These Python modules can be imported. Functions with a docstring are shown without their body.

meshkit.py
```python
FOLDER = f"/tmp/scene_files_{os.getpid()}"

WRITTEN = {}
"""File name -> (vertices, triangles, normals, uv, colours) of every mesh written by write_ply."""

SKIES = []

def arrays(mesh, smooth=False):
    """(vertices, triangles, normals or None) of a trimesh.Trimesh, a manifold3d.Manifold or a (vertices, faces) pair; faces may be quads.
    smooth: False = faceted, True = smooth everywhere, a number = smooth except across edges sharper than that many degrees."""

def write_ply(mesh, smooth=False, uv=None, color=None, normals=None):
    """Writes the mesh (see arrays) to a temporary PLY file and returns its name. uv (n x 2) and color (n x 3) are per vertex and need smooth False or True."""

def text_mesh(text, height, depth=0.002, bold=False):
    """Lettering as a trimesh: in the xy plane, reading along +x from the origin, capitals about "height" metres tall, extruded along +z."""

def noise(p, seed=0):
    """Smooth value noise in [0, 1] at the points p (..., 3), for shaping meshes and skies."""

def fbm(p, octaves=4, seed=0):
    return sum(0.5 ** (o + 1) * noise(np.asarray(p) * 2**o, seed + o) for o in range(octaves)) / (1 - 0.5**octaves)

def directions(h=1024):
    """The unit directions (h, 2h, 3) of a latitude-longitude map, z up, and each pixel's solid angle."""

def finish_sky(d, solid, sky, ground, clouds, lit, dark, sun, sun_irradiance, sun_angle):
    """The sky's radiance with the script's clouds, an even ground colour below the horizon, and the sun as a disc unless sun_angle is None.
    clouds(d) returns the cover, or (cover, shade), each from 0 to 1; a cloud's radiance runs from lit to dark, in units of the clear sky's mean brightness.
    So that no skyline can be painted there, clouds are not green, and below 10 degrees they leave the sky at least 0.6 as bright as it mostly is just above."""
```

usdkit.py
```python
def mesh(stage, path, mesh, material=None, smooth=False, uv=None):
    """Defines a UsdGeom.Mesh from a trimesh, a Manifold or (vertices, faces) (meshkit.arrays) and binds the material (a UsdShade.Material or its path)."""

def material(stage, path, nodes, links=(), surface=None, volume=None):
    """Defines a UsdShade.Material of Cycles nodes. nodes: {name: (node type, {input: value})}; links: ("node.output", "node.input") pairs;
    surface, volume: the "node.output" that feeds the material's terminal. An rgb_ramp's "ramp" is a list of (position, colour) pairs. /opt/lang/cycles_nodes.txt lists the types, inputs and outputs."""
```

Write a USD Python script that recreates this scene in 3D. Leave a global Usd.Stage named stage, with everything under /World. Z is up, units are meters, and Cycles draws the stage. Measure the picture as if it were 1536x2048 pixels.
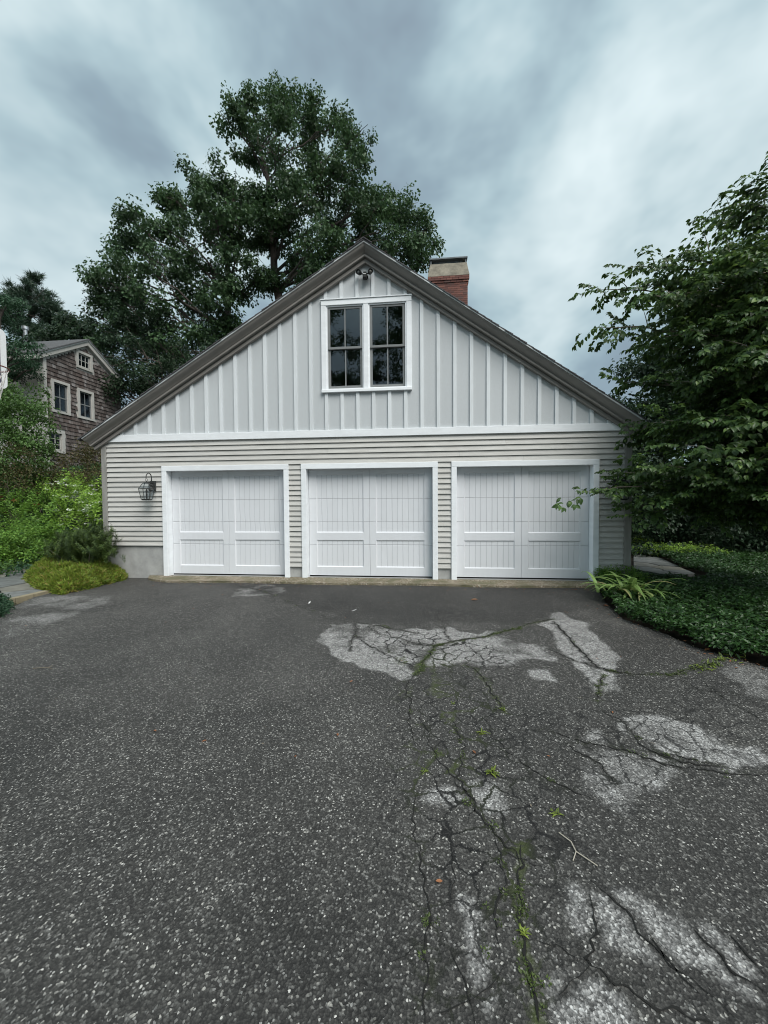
import math, random
import numpy as np, trimesh, usdkit, meshkit
import shapely
from shapely.geometry import Polygon, LineString, Point, box as sbox
from pxr import Usd, UsdGeom, UsdLux, UsdShade, Gf, Sdf, Vt

stage = Usd.Stage.CreateInMemory()
UsdGeom.SetStageUpAxis(stage, 'Z'); UsdGeom.SetStageMetersPerUnit(stage, 1.0)
W = UsdGeom.Xform.Define(stage, '/World')
stage.SetDefaultPrim(W.GetPrim())
rng = np.random.default_rng(11)
random.seed(11)

# ------------------------------------------------------------------ camera
CAM = np.array([1.0217, -7.3305, 1.4988])
YAW, PITCH, ROLL = -0.09848, -0.03036, -0.00662
FWD = np.array([math.sin(YAW) * math.cos(PITCH), math.cos(YAW) * math.cos(PITCH), math.sin(PITCH)])
_r = np.array([math.cos(YAW), -math.sin(YAW), 0]); _u = np.cross(_r, FWD)
RIGHT = _r * math.cos(ROLL) + _u * math.sin(ROLL); UP = -_r * math.sin(ROLL) + _u * math.cos(ROLL)
cam = UsdGeom.Camera.Define(stage, '/World/camera')
_m = Gf.Matrix4d(1)
for _i, _v in enumerate((RIGHT, UP, -FWD)): _m.SetRow(_i, Gf.Vec4d(*map(float, _v), 0))
_m.SetRow(3, Gf.Vec4d(*map(float, CAM), 1))
cam.AddTransformOp().Set(_m)
cam.CreateHorizontalApertureAttr(36.0); cam.CreateVerticalApertureAttr(48.0)
cam.CreateFocalLengthAttr(36.0 * 770 / 1536)
cam.CreateExposureAttr(2.2)
cam.CreateClippingRangeAttr(Gf.Vec2f(0.05, 2000))

# ------------------------------------------------------------------ sky and sun
SUN_TO = np.array([0.50, -0.62, 0.95]); SUN_TO /= np.linalg.norm(SUN_TO)
EL, ROT = math.asin(SUN_TO[2]), math.atan2(SUN_TO[0], SUN_TO[1])
SKYK = 1.0
def cl(c): return tuple(x * SKYK for x in c)
skym = usdkit.material(stage, '/World/Looks/overcast_sky', {
    'tc': ('texture_coordinate', {}),
    'sep': ('separate_xyz', {}),
    'zc': ('math', {'math_type': 'maximum', 'value2': 0.0}),
    'zz': ('math', {'math_type': 'add', 'value2': 0.30}),
    'dx': ('math', {'math_type': 'divide'}), 'dy': ('math', {'math_type': 'divide'}),
    'uv': ('combine_xyz', {'z': 0.0}),
    'mp': ('mapping', {'rotation': (0, 0, 0.45), 'scale': (1.25, 0.75, 1), 'location': (10.0, 19.6, 0)}),
    'n1': ('noise_texture', {'scale': 0.95, 'detail': 2.2, 'roughness': 0.45, 'distortion': 0.15}),
    'mp2': ('mapping', {'rotation': (0, 0, -0.11), 'scale': (1.7, 0.85, 1), 'location': (15.4, 10.8, 0)}),
    'n2': ('noise_texture', {'scale': 1.7, 'detail': 2.6, 'roughness': 0.5, 'distortion': 0.2}),
    'addn0': ('mix_float', {'fac': 0.36}), 'n3': ('noise_texture', {'scale': 3.1, 'detail': 4.5, 'roughness': 0.52, 'distortion': 0.15}), 'mp3': ('mapping', {'location': (7.3, 1.2, 10.1), 'scale': (1, 1, 1.5)}), 'addn': ('mix_float', {'fac': 0.50}),
    'ramp': ('rgb_ramp', {'ramp': [(0.38, (0.95, 1.22, 1.46)), (0.445, (1.22, 1.64, 1.88)), (0.50, (1.78, 2.34, 2.52)), (0.55, (2.45, 2.97, 3.08)), (0.65, (3.45, 3.9, 3.95))]}),
    'sky': ('sky_texture', {'sky_type': 'single_scattering', 'sun_disc': False, 'sun_elevation': EL, 'sun_rotation': ROT}),
    'mixs': ('mix_color', {'fac': 0.94, 'use_clamp': False}),
    'z2': ('math', {'math_type': 'multiply'}),
    'gain': ('math', {'math_type': 'multiply_add', 'value2': 0.28, 'value3': 1.02}),
    'gmul': ('vector_math', {'math_type': 'scale'}),
    'bg': ('background_shader', {'strength': 0.05}),
}, [('tc.generated', 'sep.vector'), ('sep.z', 'zc.value1'), ('zc.value', 'zz.value1'), ('sep.x', 'dx.value1'), ('zz.value', 'dx.value2'),
    ('sep.y', 'dy.value1'), ('zz.value', 'dy.value2'), ('dx.value', 'uv.x'), ('dy.value', 'uv.y'), ('uv.vector', 'mp.vector'), ('mp.vector', 'n1.vector'),
    ('uv.vector', 'mp2.vector'), ('mp2.vector', 'n2.vector'), ('n1.fac', 'addn0.a'), ('n2.fac', 'addn0.b'), ('tc.generated', 'mp3.vector'), ('mp3.vector', 'n3.vector'), ('addn0.result', 'addn.a'), ('n3.fac', 'addn.b'), ('addn.result', 'ramp.fac'),
    ('sky.color', 'mixs.a'), ('ramp.color', 'mixs.b'), ('zc.value', 'z2.value1'), ('zc.value', 'z2.value2'), ('z2.value', 'gain.value1'),
    ('mixs.result', 'gmul.vector1'), ('gain.value', 'gmul.scale'), ('gmul.vector', 'bg.color')], surface='bg.background')
dome = UsdLux.DomeLight.Define(stage, '/World/sky')
UsdShade.MaterialBindingAPI.Apply(dome.GetPrim()).Bind(skym)
dome.GetPrim().SetCustomDataByKey('kind', 'structure')
sun = UsdLux.DistantLight.Define(stage, '/World/sun')
sun.CreateIntensityAttr(0.22); sun.CreateAngleAttr(38.0); sun.CreateColorAttr(Gf.Vec3f(1.0, 0.97, 0.93))
sun.GetPrim().CreateAttribute('inputs:normalize', Sdf.ValueTypeNames.Bool).Set(True)
_z = Gf.Vec3d(*map(float, SUN_TO)); _rot = Gf.Rotation(Gf.Vec3d(0, 0, 1), _z)
sun.AddTransformOp().Set(Gf.Matrix4d(1).SetRotate(_rot))

# ------------------------------------------------------------------ helpers
def at_y(x, y, Y):
    d = FWD + (RIGHT * (x - 768) - UP * (y - 1024)) / 770; return CAM + d * ((Y - CAM[1]) / d[1])
def at_z(x, y, Z):
    d = FWD + (RIGHT * (x - 768) - UP * (y - 1024)) / 770; return CAM + d * ((Z - CAM[2]) / d[2])
def at_d(x, y, D):
    return CAM + (FWD + (RIGHT * (x - 768) - UP * (y - 1024)) / 770) * D

TONED = []
_used = {}
def npath(name, parent=None):
    base = (str(parent.GetPath()) if parent is not None else '/World') + '/' + name
    k = _used.get(base, 0); _used[base] = k + 1
    return base if k == 0 else f'{base}_{k:03d}'
def tag(p, label=None, cat=None, group=None, kind=None):
    for k, v in (('label', label), ('category', cat), ('group', group), ('kind', kind)):
        if v: p.SetCustomDataByKey(k, v)
    return p
def tint(prim, mesh, seed=0.5):
    # one random tone per leaf (or shingle), read by the materials
    t = getattr(mesh, 'tone', None)
    n = len(UsdGeom.Mesh(prim).GetPointsAttr().Get())
    t = t if t is not None else np.full(n, seed)
    UsdGeom.PrimvarsAPI(prim).CreatePrimvar('tone', Sdf.ValueTypeNames.FloatArray, 'vertex').Set(Vt.FloatArray.FromNumpy(np.asarray(t, np.float32)))
_tones = random.Random(3)
def obj(name, mesh, mat, parent=None, smooth=False, label=None, cat=None, group=None, kind=None):
    p = usdkit.mesh(stage, npath(name, parent), mesh, mat, smooth=smooth).GetPrim()
    if mat in TONED: tint(p, mesh, _tones.random())
    return tag(p, label, cat, group, kind)
def thing(name, label, cat, loc=(0, 0, 0), rz=0.0, group=None, kind=None):
    x = UsdGeom.Xform.Define(stage, npath(name)); x.AddTranslateOp().Set(Gf.Vec3d(*map(float, loc)))
    if rz: x.AddRotateZOp().Set(math.degrees(rz))
    return tag(x.GetPrim(), label, cat, group, kind)
def part(name, parent):
    return UsdGeom.Xform.Define(stage, npath(name, parent)).GetPrim()
cat = trimesh.util.concatenate
def bx(x0, x1, y0, y1, z0, z1, bevel=0.0):
    m = trimesh.creation.box([x1 - x0, y1 - y0, z1 - z0]); m.apply_translation([(x0 + x1) / 2, (y0 + y1) / 2, (z0 + z1) / 2]); return m
def bbx(x0, x1, y0, y1, z0, z1, b=0.004):
    """a box whose long front edges are chamfered"""
    p = Polygon([(x0 + b, z0), (x1 - b, z0), (x1, z0 + b), (x1, z1 - b), (x1 - b, z1), (x0 + b, z1), (x0, z1 - b), (x0, z0 + b)])
    v = []
    for (yy, s) in ((y0, b), (y0 + b, 0), (y1, 0)):
        v += [(x0 + s, yy, z0 + s), (x1 - s, yy, z0 + s), (x1 - s, yy, z1 - s), (x0 + s, yy, z1 - s)]
    f = [(0, 1, 2, 3), (8, 11, 10, 9)]
    for k in (0, 4):
        for i in range(4):
            j = (i + 1) % 4; f.append((k + i, k + 4 + i, k + 4 + j, k + j))
    f = np.array(f); return trimesh.Trimesh(np.array(v, float), np.vstack([f[:, [0, 1, 2]], f[:, [0, 2, 3]]]), process=False)
def ext(poly, h, fn):
    """extrude a shapely polygon by h, then send each (a, b, c) through fn"""
    m = trimesh.creation.extrude_polygon(poly, h, engine='earcut'); v = np.array(m.vertices)
    m = trimesh.Trimesh(fn(v), m.faces, process=False)
    if m.volume < 0: m.invert()
    return m
def ext_y(poly, y0, y1):
    return ext(poly, y1 - y0, lambda v: np.stack([v[:, 0], y0 + v[:, 2], v[:, 1]], 1))
def tube(pts, rad, sides=7, caps=True):
    p = np.asarray(pts, float); n = len(p); rad = np.broadcast_to(rad, (n,)).astype(float)
    t = np.gradient(p, axis=0); t /= np.linalg.norm(t, axis=1, keepdims=True) + 1e-12
    a = np.zeros_like(t); ref = np.array([0, 0, 1.0]) if abs(t[0, 2]) < 0.9 else np.array([1.0, 0, 0])
    for i in range(n):
        q = ref - t[i] * (ref @ t[i]); q /= np.linalg.norm(q) + 1e-12; a[i] = q; ref = q
    b = np.cross(t, a); ang = np.arange(sides) * 2 * np.pi / sides
    v = (p[:, None] + rad[:, None, None] * (np.cos(ang)[None, :, None] * a[:, None] + np.sin(ang)[None, :, None] * b[:, None])).reshape(-1, 3)
    i, j = np.meshgrid(np.arange(n - 1), np.arange(sides), indexing='ij')
    q = np.stack([i * sides + j, i * sides + (j + 1) % sides, (i + 1) * sides + (j + 1) % sides, (i + 1) * sides + j], -1).reshape(-1, 4)
    f = [q[:, [0, 1, 2]], q[:, [0, 2, 3]]]
    if caps:
        f.append(np.array([[0, k + 1, k] for k in range(1, sides - 1)])); o = (n - 1) * sides
        f.append(np.array([[o, o + k, o + k + 1] for k in range(1, sides - 1)]))
    return trimesh.Trimesh(v, np.vstack(f), process=False)
def lathe(profile, sides=20):
    m = trimesh.creation.revolve(np.array(profile, float), sections=sides); return m
def rotz(m, a): m.apply_transform(trimesh.transformations.rotation_matrix(a, [0, 0, 1])); return m
def smoothstep(a, b, x):
    t = np.clip((x - a) / (b - a), 0, 1); return t * t * (3 - 2 * t)

# ------------------------------------------------------------------ materials
def MAT(name, nodes, links=(), surface='p.BSDF'):
    return usdkit.material(stage, '/World/Looks/' + name, nodes, links, surface=surface)
def paint(name, c, var=0.08, grain=(1, 1, 1), gscale=6.0, rough=0.55, stain=0.0, stain_c=(0.2, 0.19, 0.17), bump=0.12, bscale=120.0, ov=0.10):
    c = np.array(c)
    nodes = {'g': ('geometry', {}), 'oi': ('object_info', {}),
        'mp': ('mapping', {'scale': grain}), 'n': ('noise_texture', {'scale': gscale, 'detail': 5.0, 'roughness': 0.6}),
        'r': ('rgb_ramp', {'ramp': [(0.3, tuple(c * (1 - var))), (0.7, tuple(np.minimum(c * (1 + var), 0.9)))]}),
        'ns': ('noise_texture', {'scale': 2.3, 'detail': 6.0, 'roughness': 0.7}),
        'rs': ('rgb_ramp', {'ramp': [(0.52, (0, 0, 0)), (0.78, (1, 1, 1))]}),
        'ms': ('math', {'math_type': 'multiply', 'value2': stain}),
        'mix': ('mix_color', {'b': stain_c}),
        'vr': ('math', {'math_type': 'multiply_add', 'value2': ov, 'value3': 1 - ov / 2}),
        'hv': ('hsv', {}),
        'nb': ('noise_texture', {'scale': bscale, 'detail': 3.0}),
        'bp': ('bump', {'strength': bump, 'distance': 0.004}),
        'p': ('principled_bsdf', {'roughness': rough, 'specular_ior_level': 0.35})}
    links = [('g.position', 'mp.vector'), ('mp.vector', 'n.vector'), ('n.fac', 'r.fac'), ('mp.vector', 'ns.vector'), ('ns.fac', 'rs.fac'), ('rs.color', 'ms.value1'),
             ('ms.value', 'mix.fac'), ('r.color', 'mix.a'), ('oi.random', 'vr.value1'), ('vr.value', 'hv.value'), ('mix.result', 'hv.color'),
             ('g.position', 'nb.vector'), ('nb.fac', 'bp.height'), ('bp.normal', 'p.normal'), ('hv.color', 'p.base_color')]
    return MAT(name, nodes, links)
white_trim = paint('white_trim_paint', (0.79, 0.82, 0.84), 0.05, (1, 1, 3), 3.0, 0.45, 0.10, (0.5, 0.5, 0.48))
white_gable = paint('gable_board_paint', (0.50, 0.528, 0.54), 0.05, (9, 9, 5), 12.0, 0.6, 0.10, (0.44, 0.46, 0.46), 0.35, 160.0, 0.05)
white_batten = paint('batten_paint', (0.66, 0.695, 0.71), 0.06, (5, 5, 0.7), 5.0, 0.5, 0.12, (0.5, 0.5, 0.48))
white_door = paint('garage_door_paint', (0.66, 0.68, 0.705), 0.02, (5, 5, 0.8), 4.0, 0.5, 0.04, (0.5, 0.5, 0.52), 0.2, 150.0, 0.035)
seam_dark = paint('door_groove_paint', (0.22, 0.23, 0.25), 0.05)
greige = paint('clapboard_stain', (0.485, 0.48, 0.455), 0.13, (0.7, 1, 9), 4.0, 0.6, 0.42, (0.37, 0.34, 0.29), 0.2, 90.0)
rake_grey = paint('rake_trim_paint', (0.225, 0.212, 0.195), 0.10, (1, 1, 1), 3.0, 0.45, 0.15, (0.13, 0.12, 0.11))
corner_grey = paint('corner_board_stain', (0.27, 0.265, 0.245), 0.14, (5, 5, 0.8), 4.0, 0.6, 0.2, (0.18, 0.17, 0.15))
drip_grey = paint('drip_edge_metal', (0.52, 0.55, 0.55), 0.05, rough=0.4)
sash_grey = paint('window_sash_paint', (0.20, 0.21, 0.21), 0.05, rough=0.4)
concrete = paint('foundation_concrete', (0.36, 0.365, 0.355), 0.16, (1, 1, 1), 5.0, 0.85, 0.35, (0.25, 0.25, 0.23), 0.6, 60.0)
roof_mat = paint('roof_shingle', (0.075, 0.075, 0.08), 0.3, (1, 1, 1), 30.0, 0.9, 0.3, (0.04, 0.04, 0.04), 0.8, 200.0)
grey_shingle_roof = paint('weathered_roof_shingle', (0.085, 0.087, 0.09), 0.3, (1, 1, 1), 14.0, 0.9, 0.3, (0.09, 0.09, 0.09), 0.8, 100.0)
dark_metal = paint('dark_bronze_metal', (0.016, 0.017, 0.017), 0.2, rough=0.6)
verdigris = paint('aged_lantern_metal', (0.035, 0.038, 0.037), 0.3, (1, 1, 1), 40.0, 0.5, 0.3, (0.08, 0.095, 0.09))
rubber = paint('black_rubber', (0.015, 0.015, 0.015), 0.1, rough=0.8)
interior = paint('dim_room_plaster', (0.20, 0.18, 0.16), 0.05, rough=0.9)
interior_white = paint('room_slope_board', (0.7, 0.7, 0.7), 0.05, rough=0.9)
house_trim = paint('house_trim_paint', (0.45, 0.44, 0.41), 0.08, (1, 1, 1), 4.0, 0.6, 0.2, (0.3, 0.28, 0.25))
galv = MAT('galvanised_steel', {'n': ('noise_texture', {'scale': 12.0}), 'r': ('rgb_ramp', {'ramp': [(0.3, (0.5, 0.52, 0.54)), (0.7, (0.72, 0.74, 0.76))]}),
    'p': ('principled_bsdf', {'metallic': 0.8, 'roughness': 0.38})}, [('n.fac', 'r.fac'), ('r.color', 'p.base_color')])
cap_metal = paint('chimney_cap_metal', (0.12, 0.14, 0.15), 0.15, rough=0.45)
bulb_glass = MAT('frosted_lens', {'p': ('principled_bsdf', {'base_color': (0.22, 0.22, 0.21), 'roughness': 0.25})})
white_plastic = paint('white_plastic', (0.75, 0.76, 0.76), 0.04, rough=0.4)
red_steel = paint('rusty_red_steel', (0.16, 0.045, 0.035), 0.25, (1, 1, 1), 20.0, 0.6)
net_mat = paint('net_cord', (0.6, 0.58, 0.55), 0.1, rough=0.9)
board_glass = MAT('smoked_backboard', {'p': ('principled_bsdf', {'base_color': (0.06, 0.065, 0.09), 'roughness': 0.15})})
def pane_mat(name, tint=(0.85, 0.9, 0.9), ior=1.5):
    return MAT(name, {'t': ('transparent_bsdf', {'color': tint}), 'g': ('glossy_bsdf', {'roughness': 0.01, 'color': (1, 1, 1)}), 'f': ('fresnel', {'IOR': ior}),
                      'n': ('noise_texture', {'scale': 1.5, 'detail': 1.0}), 'geo': ('geometry', {}), 'b': ('bump', {'strength': 0.02, 'distance': 0.05}), 'm': ('mix_closure', {})},
               [('geo.position', 'n.vector'), ('n.fac', 'b.height'), ('b.normal', 'g.normal'), ('f.fac', 'm.fac'), ('t.BSDF', 'm.closure1'), ('g.BSDF', 'm.closure2')], surface='m.closure')
window_glass = pane_mat('window_glass', (0.5, 0.55, 0.55), 1.95)
house_glass = MAT('old_window_glass', {'t': ('transparent_bsdf', {'color': (0.35, 0.4, 0.42)}), 'g': ('glossy_bsdf', {'roughness': 0.12, 'color': (0.8, 0.9, 1.0)}), 'm': ('mix_closure', {'fac': 0.10})}, [('t.BSDF', 'm.closure1'), ('g.BSDF', 'm.closure2')], surface='m.closure')
lantern_glass = MAT('lantern_glass', {'t': ('transparent_bsdf', {'color': (0.97, 0.98, 0.98)}), 'g': ('glossy_bsdf', {'roughness': 0.05}), 'm': ('mix_closure', {'fac': 0.07})}, [('t.BSDF', 'm.closure1'), ('g.BSDF', 'm.closure2')], surface='m.closure')
def brickm():
    return MAT('brick_clay', {'oi': ('object_info', {}), 'r': ('rgb_ramp', {'ramp': [(0, (0.10, 0.042, 0.034)), (0.5, (0.165, 0.066, 0.050)), (0.85, (0.21, 0.09, 0.066)), (1, (0.09, 0.055, 0.05))]}),
        'g': ('geometry', {}), 'n': ('noise_texture', {'scale': 40.0, 'detail': 4.0}), 'm': ('mix_color', {'blend_type': 'multiply', 'fac': 0.5}), 'b': ('bump', {'strength': 0.4, 'distance': 0.005}),
        'p': ('principled_bsdf', {'roughness': 0.85})}, [('oi.random', 'r.fac'), ('g.position', 'n.vector'), ('r.color', 'm.a'), ('n.color', 'm.b'), ('n.fac', 'b.height'), ('b.normal', 'p.normal'), ('r.color', 'p.base_color')])
brick_clay = brickm()
mortar = paint('brick_mortar', (0.30, 0.27, 0.24), 0.12, rough=0.9)
cap_concrete = paint('chimney_cap_concrete', (0.235, 0.215, 0.17), 0.35, (1, 1, 1), 5.0, 0.9, 0.7, (0.13, 0.125, 0.11), 0.5, 30.0)
apron_mat = MAT('aggregate_concrete', {'g': ('geometry', {}), 'v': ('voronoi_texture', {'scale': 70.0}), 's': ('separate_color', {}), 'r': ('rgb_ramp', {'ramp': [(0, (0.10, 0.08, 0.055)), (0.5, (0.20, 0.165, 0.115)), (0.85, (0.30, 0.26, 0.19)), (1, (0.45, 0.42, 0.36))]}),
    'n': ('noise_texture', {'scale': 3.0, 'detail': 5.0}), 'nr': ('rgb_ramp', {'ramp': [(0.4, (0, 0, 0)), (0.65, (1, 1, 1))]}), 'm': ('mix_color', {'b': (0.085, 0.085, 0.04)}), 'mf': ('math', {'math_type': 'multiply', 'value2': 0.75}),
    'b': ('bump', {'strength': 0.7, 'distance': 0.006}), 'p': ('principled_bsdf', {'roughness': 0.9})},
    [('g.position', 'v.vector'), ('v.color', 's.color'), ('s.r', 'r.fac'), ('g.position', 'n.vector'), ('n.fac', 'nr.fac'), ('nr.color', 'mf.value1'), ('mf.value', 'm.fac'), ('r.color', 'm.a'), ('m.result', 'p.base_color'), ('v.distance', 'b.height'), ('b.normal', 'p.normal')])
flag_mat = MAT('bluestone', {'g': ('geometry', {}), 'oi': ('object_info', {}), 'r': ('rgb_ramp', {'ramp': [(0, (0.13, 0.138, 0.13)), (0.6, (0.19, 0.20, 0.195)), (1, (0.21, 0.20, 0.165))]}),
    'n': ('noise_texture', {'scale': 5.0, 'detail': 7.0, 'roughness': 0.65}), 'nr': ('rgb_ramp', {'ramp': [(0.3, (0.45, 0.45, 0.43)), (0.7, (1, 1, 1))]}), 'm': ('mix_color', {'blend_type': 'multiply', 'fac': 0.8}),
    'b': ('bump', {'strength': 0.5, 'distance': 0.01}), 'p': ('principled_bsdf', {'roughness': 0.8})},
    [('g.position', 'n.vector'), ('oi.random', 'r.fac'), ('n.fac', 'nr.fac'), ('r.color', 'm.a'), ('nr.color', 'm.b'), ('m.result', 'p.base_color'), ('n.fac', 'b.height'), ('b.normal', 'p.normal')])
curb_mat = paint('sandstone_edging', (0.26, 0.225, 0.15), 0.2, rough=0.9, bump=0.5, bscale=40.0)
soil = paint('leafy_soil', (0.035, 0.028, 0.02), 0.5, (1, 1, 1), 8.0, 0.95, 0.6, (0.03, 0.035, 0.015), 0.9, 30.0)
bark = MAT('bark', {'g': ('geometry', {}), 'mp': ('mapping', {'scale': (6, 6, 1.2)}), 'n': ('noise_texture', {'scale': 3.0, 'detail': 6.0, 'roughness': 0.7}), 'r': ('rgb_ramp', {'ramp': [(0.3, (0.03, 0.025, 0.02)), (0.7, (0.12, 0.10, 0.085))]}),
    'b': ('bump', {'strength': 0.8, 'distance': 0.03}), 'p': ('principled_bsdf', {'roughness': 0.9})}, [('g.position', 'mp.vector'), ('mp.vector', 'n.vector'), ('n.fac', 'r.fac'), ('r.color', 'p.base_color'), ('n.fac', 'b.height'), ('b.normal', 'p.normal')])
twig_mat = paint('grey_twig', (0.16, 0.14, 0.11), 0.3, rough=0.9)
pale_twig = paint('pale_twig', (0.36, 0.33, 0.27), 0.2, rough=0.9)
def leafm(name, c1, c2, c3, trans=0.28, rough=0.5, spec=0.3, rare=0.94):
    m = MAT(name, {'g': ('attribute', {'attribute': 'tone'}), 'oi': ('object_info', {}), 'r': ('rgb_ramp', {'ramp': [(0, c1), (0.6, c2), (rare, c2), (1, c3)]}),
        'v': ('math', {'math_type': 'multiply_add', 'value2': 0.55, 'value3': 0.72}), 'h': ('hsv', {}), 'tb': ('translucent_bsdf', {}), 'th': ('hsv', {'value': 1.35, 'hue': 0.485}),
        'p': ('principled_bsdf', {'roughness': rough, 'specular_ior_level': spec}), 'm': ('mix_closure', {'fac': trans})},
        [('g.fac', 'r.fac'), ('oi.random', 'v.value1'), ('v.value', 'h.value'), ('r.color', 'h.color'), ('h.color', 'p.base_color'), ('h.color', 'th.color'), ('th.color', 'tb.color'), ('p.BSDF', 'm.closure1'), ('tb.BSDF', 'm.closure2')], surface='m.closure')
    TONED.append(m); return m
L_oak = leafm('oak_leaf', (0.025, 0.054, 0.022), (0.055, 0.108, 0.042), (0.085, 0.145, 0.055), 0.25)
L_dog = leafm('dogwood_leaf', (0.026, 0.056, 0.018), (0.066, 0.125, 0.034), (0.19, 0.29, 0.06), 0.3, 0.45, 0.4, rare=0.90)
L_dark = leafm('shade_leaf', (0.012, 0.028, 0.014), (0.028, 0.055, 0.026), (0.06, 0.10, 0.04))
L_pine = leafm('pine_needle', (0.016, 0.036, 0.022), (0.035, 0.065, 0.038), (0.06, 0.09, 0.05), 0.12)
L_vine = leafm('vine_leaf', (0.034, 0.075, 0.020), (0.074, 0.142, 0.036), (0.15, 0.20, 0.05))
L_vine_d = leafm('dark_vine_leaf', (0.016, 0.042, 0.022), (0.035, 0.080, 0.040), (0.07, 0.13, 0.05))
L_bright = leafm('bright_leaf', (0.11, 0.21, 0.03), (0.22, 0.36, 0.055), (0.34, 0.42, 0.10))
L_box = leafm('boxwood_leaf', (0.06, 0.15, 0.025), (0.145, 0.27, 0.044), (0.25, 0.36, 0.07))
L_yew = leafm('yew_needle', (0.030, 0.055, 0.014), (0.068, 0.11, 0.026), (0.15, 0.15, 0.05), 0.15)
L_heath = leafm('heath_sprig', (0.085, 0.14, 0.022), (0.19, 0.27, 0.036), (0.26, 0.17, 0.06), 0.25, rare=0.68)
L_brown = leafm('bronze_shrub_leaf', (0.042, 0.048, 0.018), (0.095, 0.095, 0.036), (0.16, 0.10, 0.055), 0.2, rare=0.8)
L_red = leafm('red_blossom', (0.16, 0.02, 0.02), (0.28, 0.05, 0.04), (0.30, 0.10, 0.06))
L_white = leafm('white_petal', (0.70, 0.72, 0.66), (0.80, 0.82, 0.78), (0.85, 0.86, 0.8))
L_pachy = leafm('pachysandra_leaf', (0.012, 0.032, 0.010), (0.036, 0.088, 0.022), (0.11, 0.21, 0.045), 0.22, 0.4, 0.4)
L_strap = leafm('daylily_leaf', (0.13, 0.23, 0.06), (0.25, 0.38, 0.12), (0.42, 0.38, 0.18), 0.3, 0.4, rare=0.8)
L_moss = leafm('moss_sprig', (0.035, 0.055, 0.014), (0.07, 0.10, 0.025), (0.15, 0.16, 0.045), 0.15)
L_weed = leafm('weed_leaf', (0.10, 0.15, 0.025), (0.19, 0.25, 0.045), (0.26, 0.28, 0.08), 0.3)
L_dry = leafm('dry_leaf', (0.20, 0.075, 0.03), (0.30, 0.13, 0.06), (0.36, 0.22, 0.12), 0.2)

# ------------------------------------------------------------------ terrain
def terrain_z(x, y):
    x, y = np.asarray(x, float), np.asarray(y, float)
    up = np.interp(y, [-2.5, -0.5, 1.9, 3.0, 4.5, 6.2, 7.6, 11, 20, 60], [-0.13, -0.10, -0.05, 0.35, 1.25, 2.2, 2.85, 3.1, 3.4, 4.0])
    mk = np.maximum(smoothstep(-5.75, -6.9, x), smoothstep(11.5, 16, y))
    rt = np.interp(y, [-6, 0, 4, 10, 20], [-0.13, -0.04, 0.1, 0.6, 2.0]) * smoothstep(6.0, 7.2, x)
    base = -0.13 + (0.10 + rt) * smoothstep(4.0, 5.2, x)
    h = base * (1 - mk) + up * mk
    return h + 0.05 * (meshkit.noise(np.stack([x * 0.8, y * 0.8, 0 * x], -1)) - 0.5) * np.where((mk > 0.3) | (x > 7.0), 1, 0)
gx = np.concatenate([np.linspace(-600, -40, 15), np.linspace(-36, 36, 181), np.linspace(40, 600, 15)])
gy = np.concatenate([np.linspace(-600, -40, 15), np.linspace(-36, 44, 201), np.linspace(48, 600, 15)])
GX, GY = np.meshgrid(gx, gy, indexing='ij'); GZ = terrain_z(GX, GY)
def grid_faces(nx, ny):
    i, j = np.meshgrid(np.arange(nx - 1), np.arange(ny - 1), indexing='ij'); a = i * ny + j
    return np.stack([a, a + ny, a + ny + 1, a + 1], -1).reshape(-1, 4)
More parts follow.
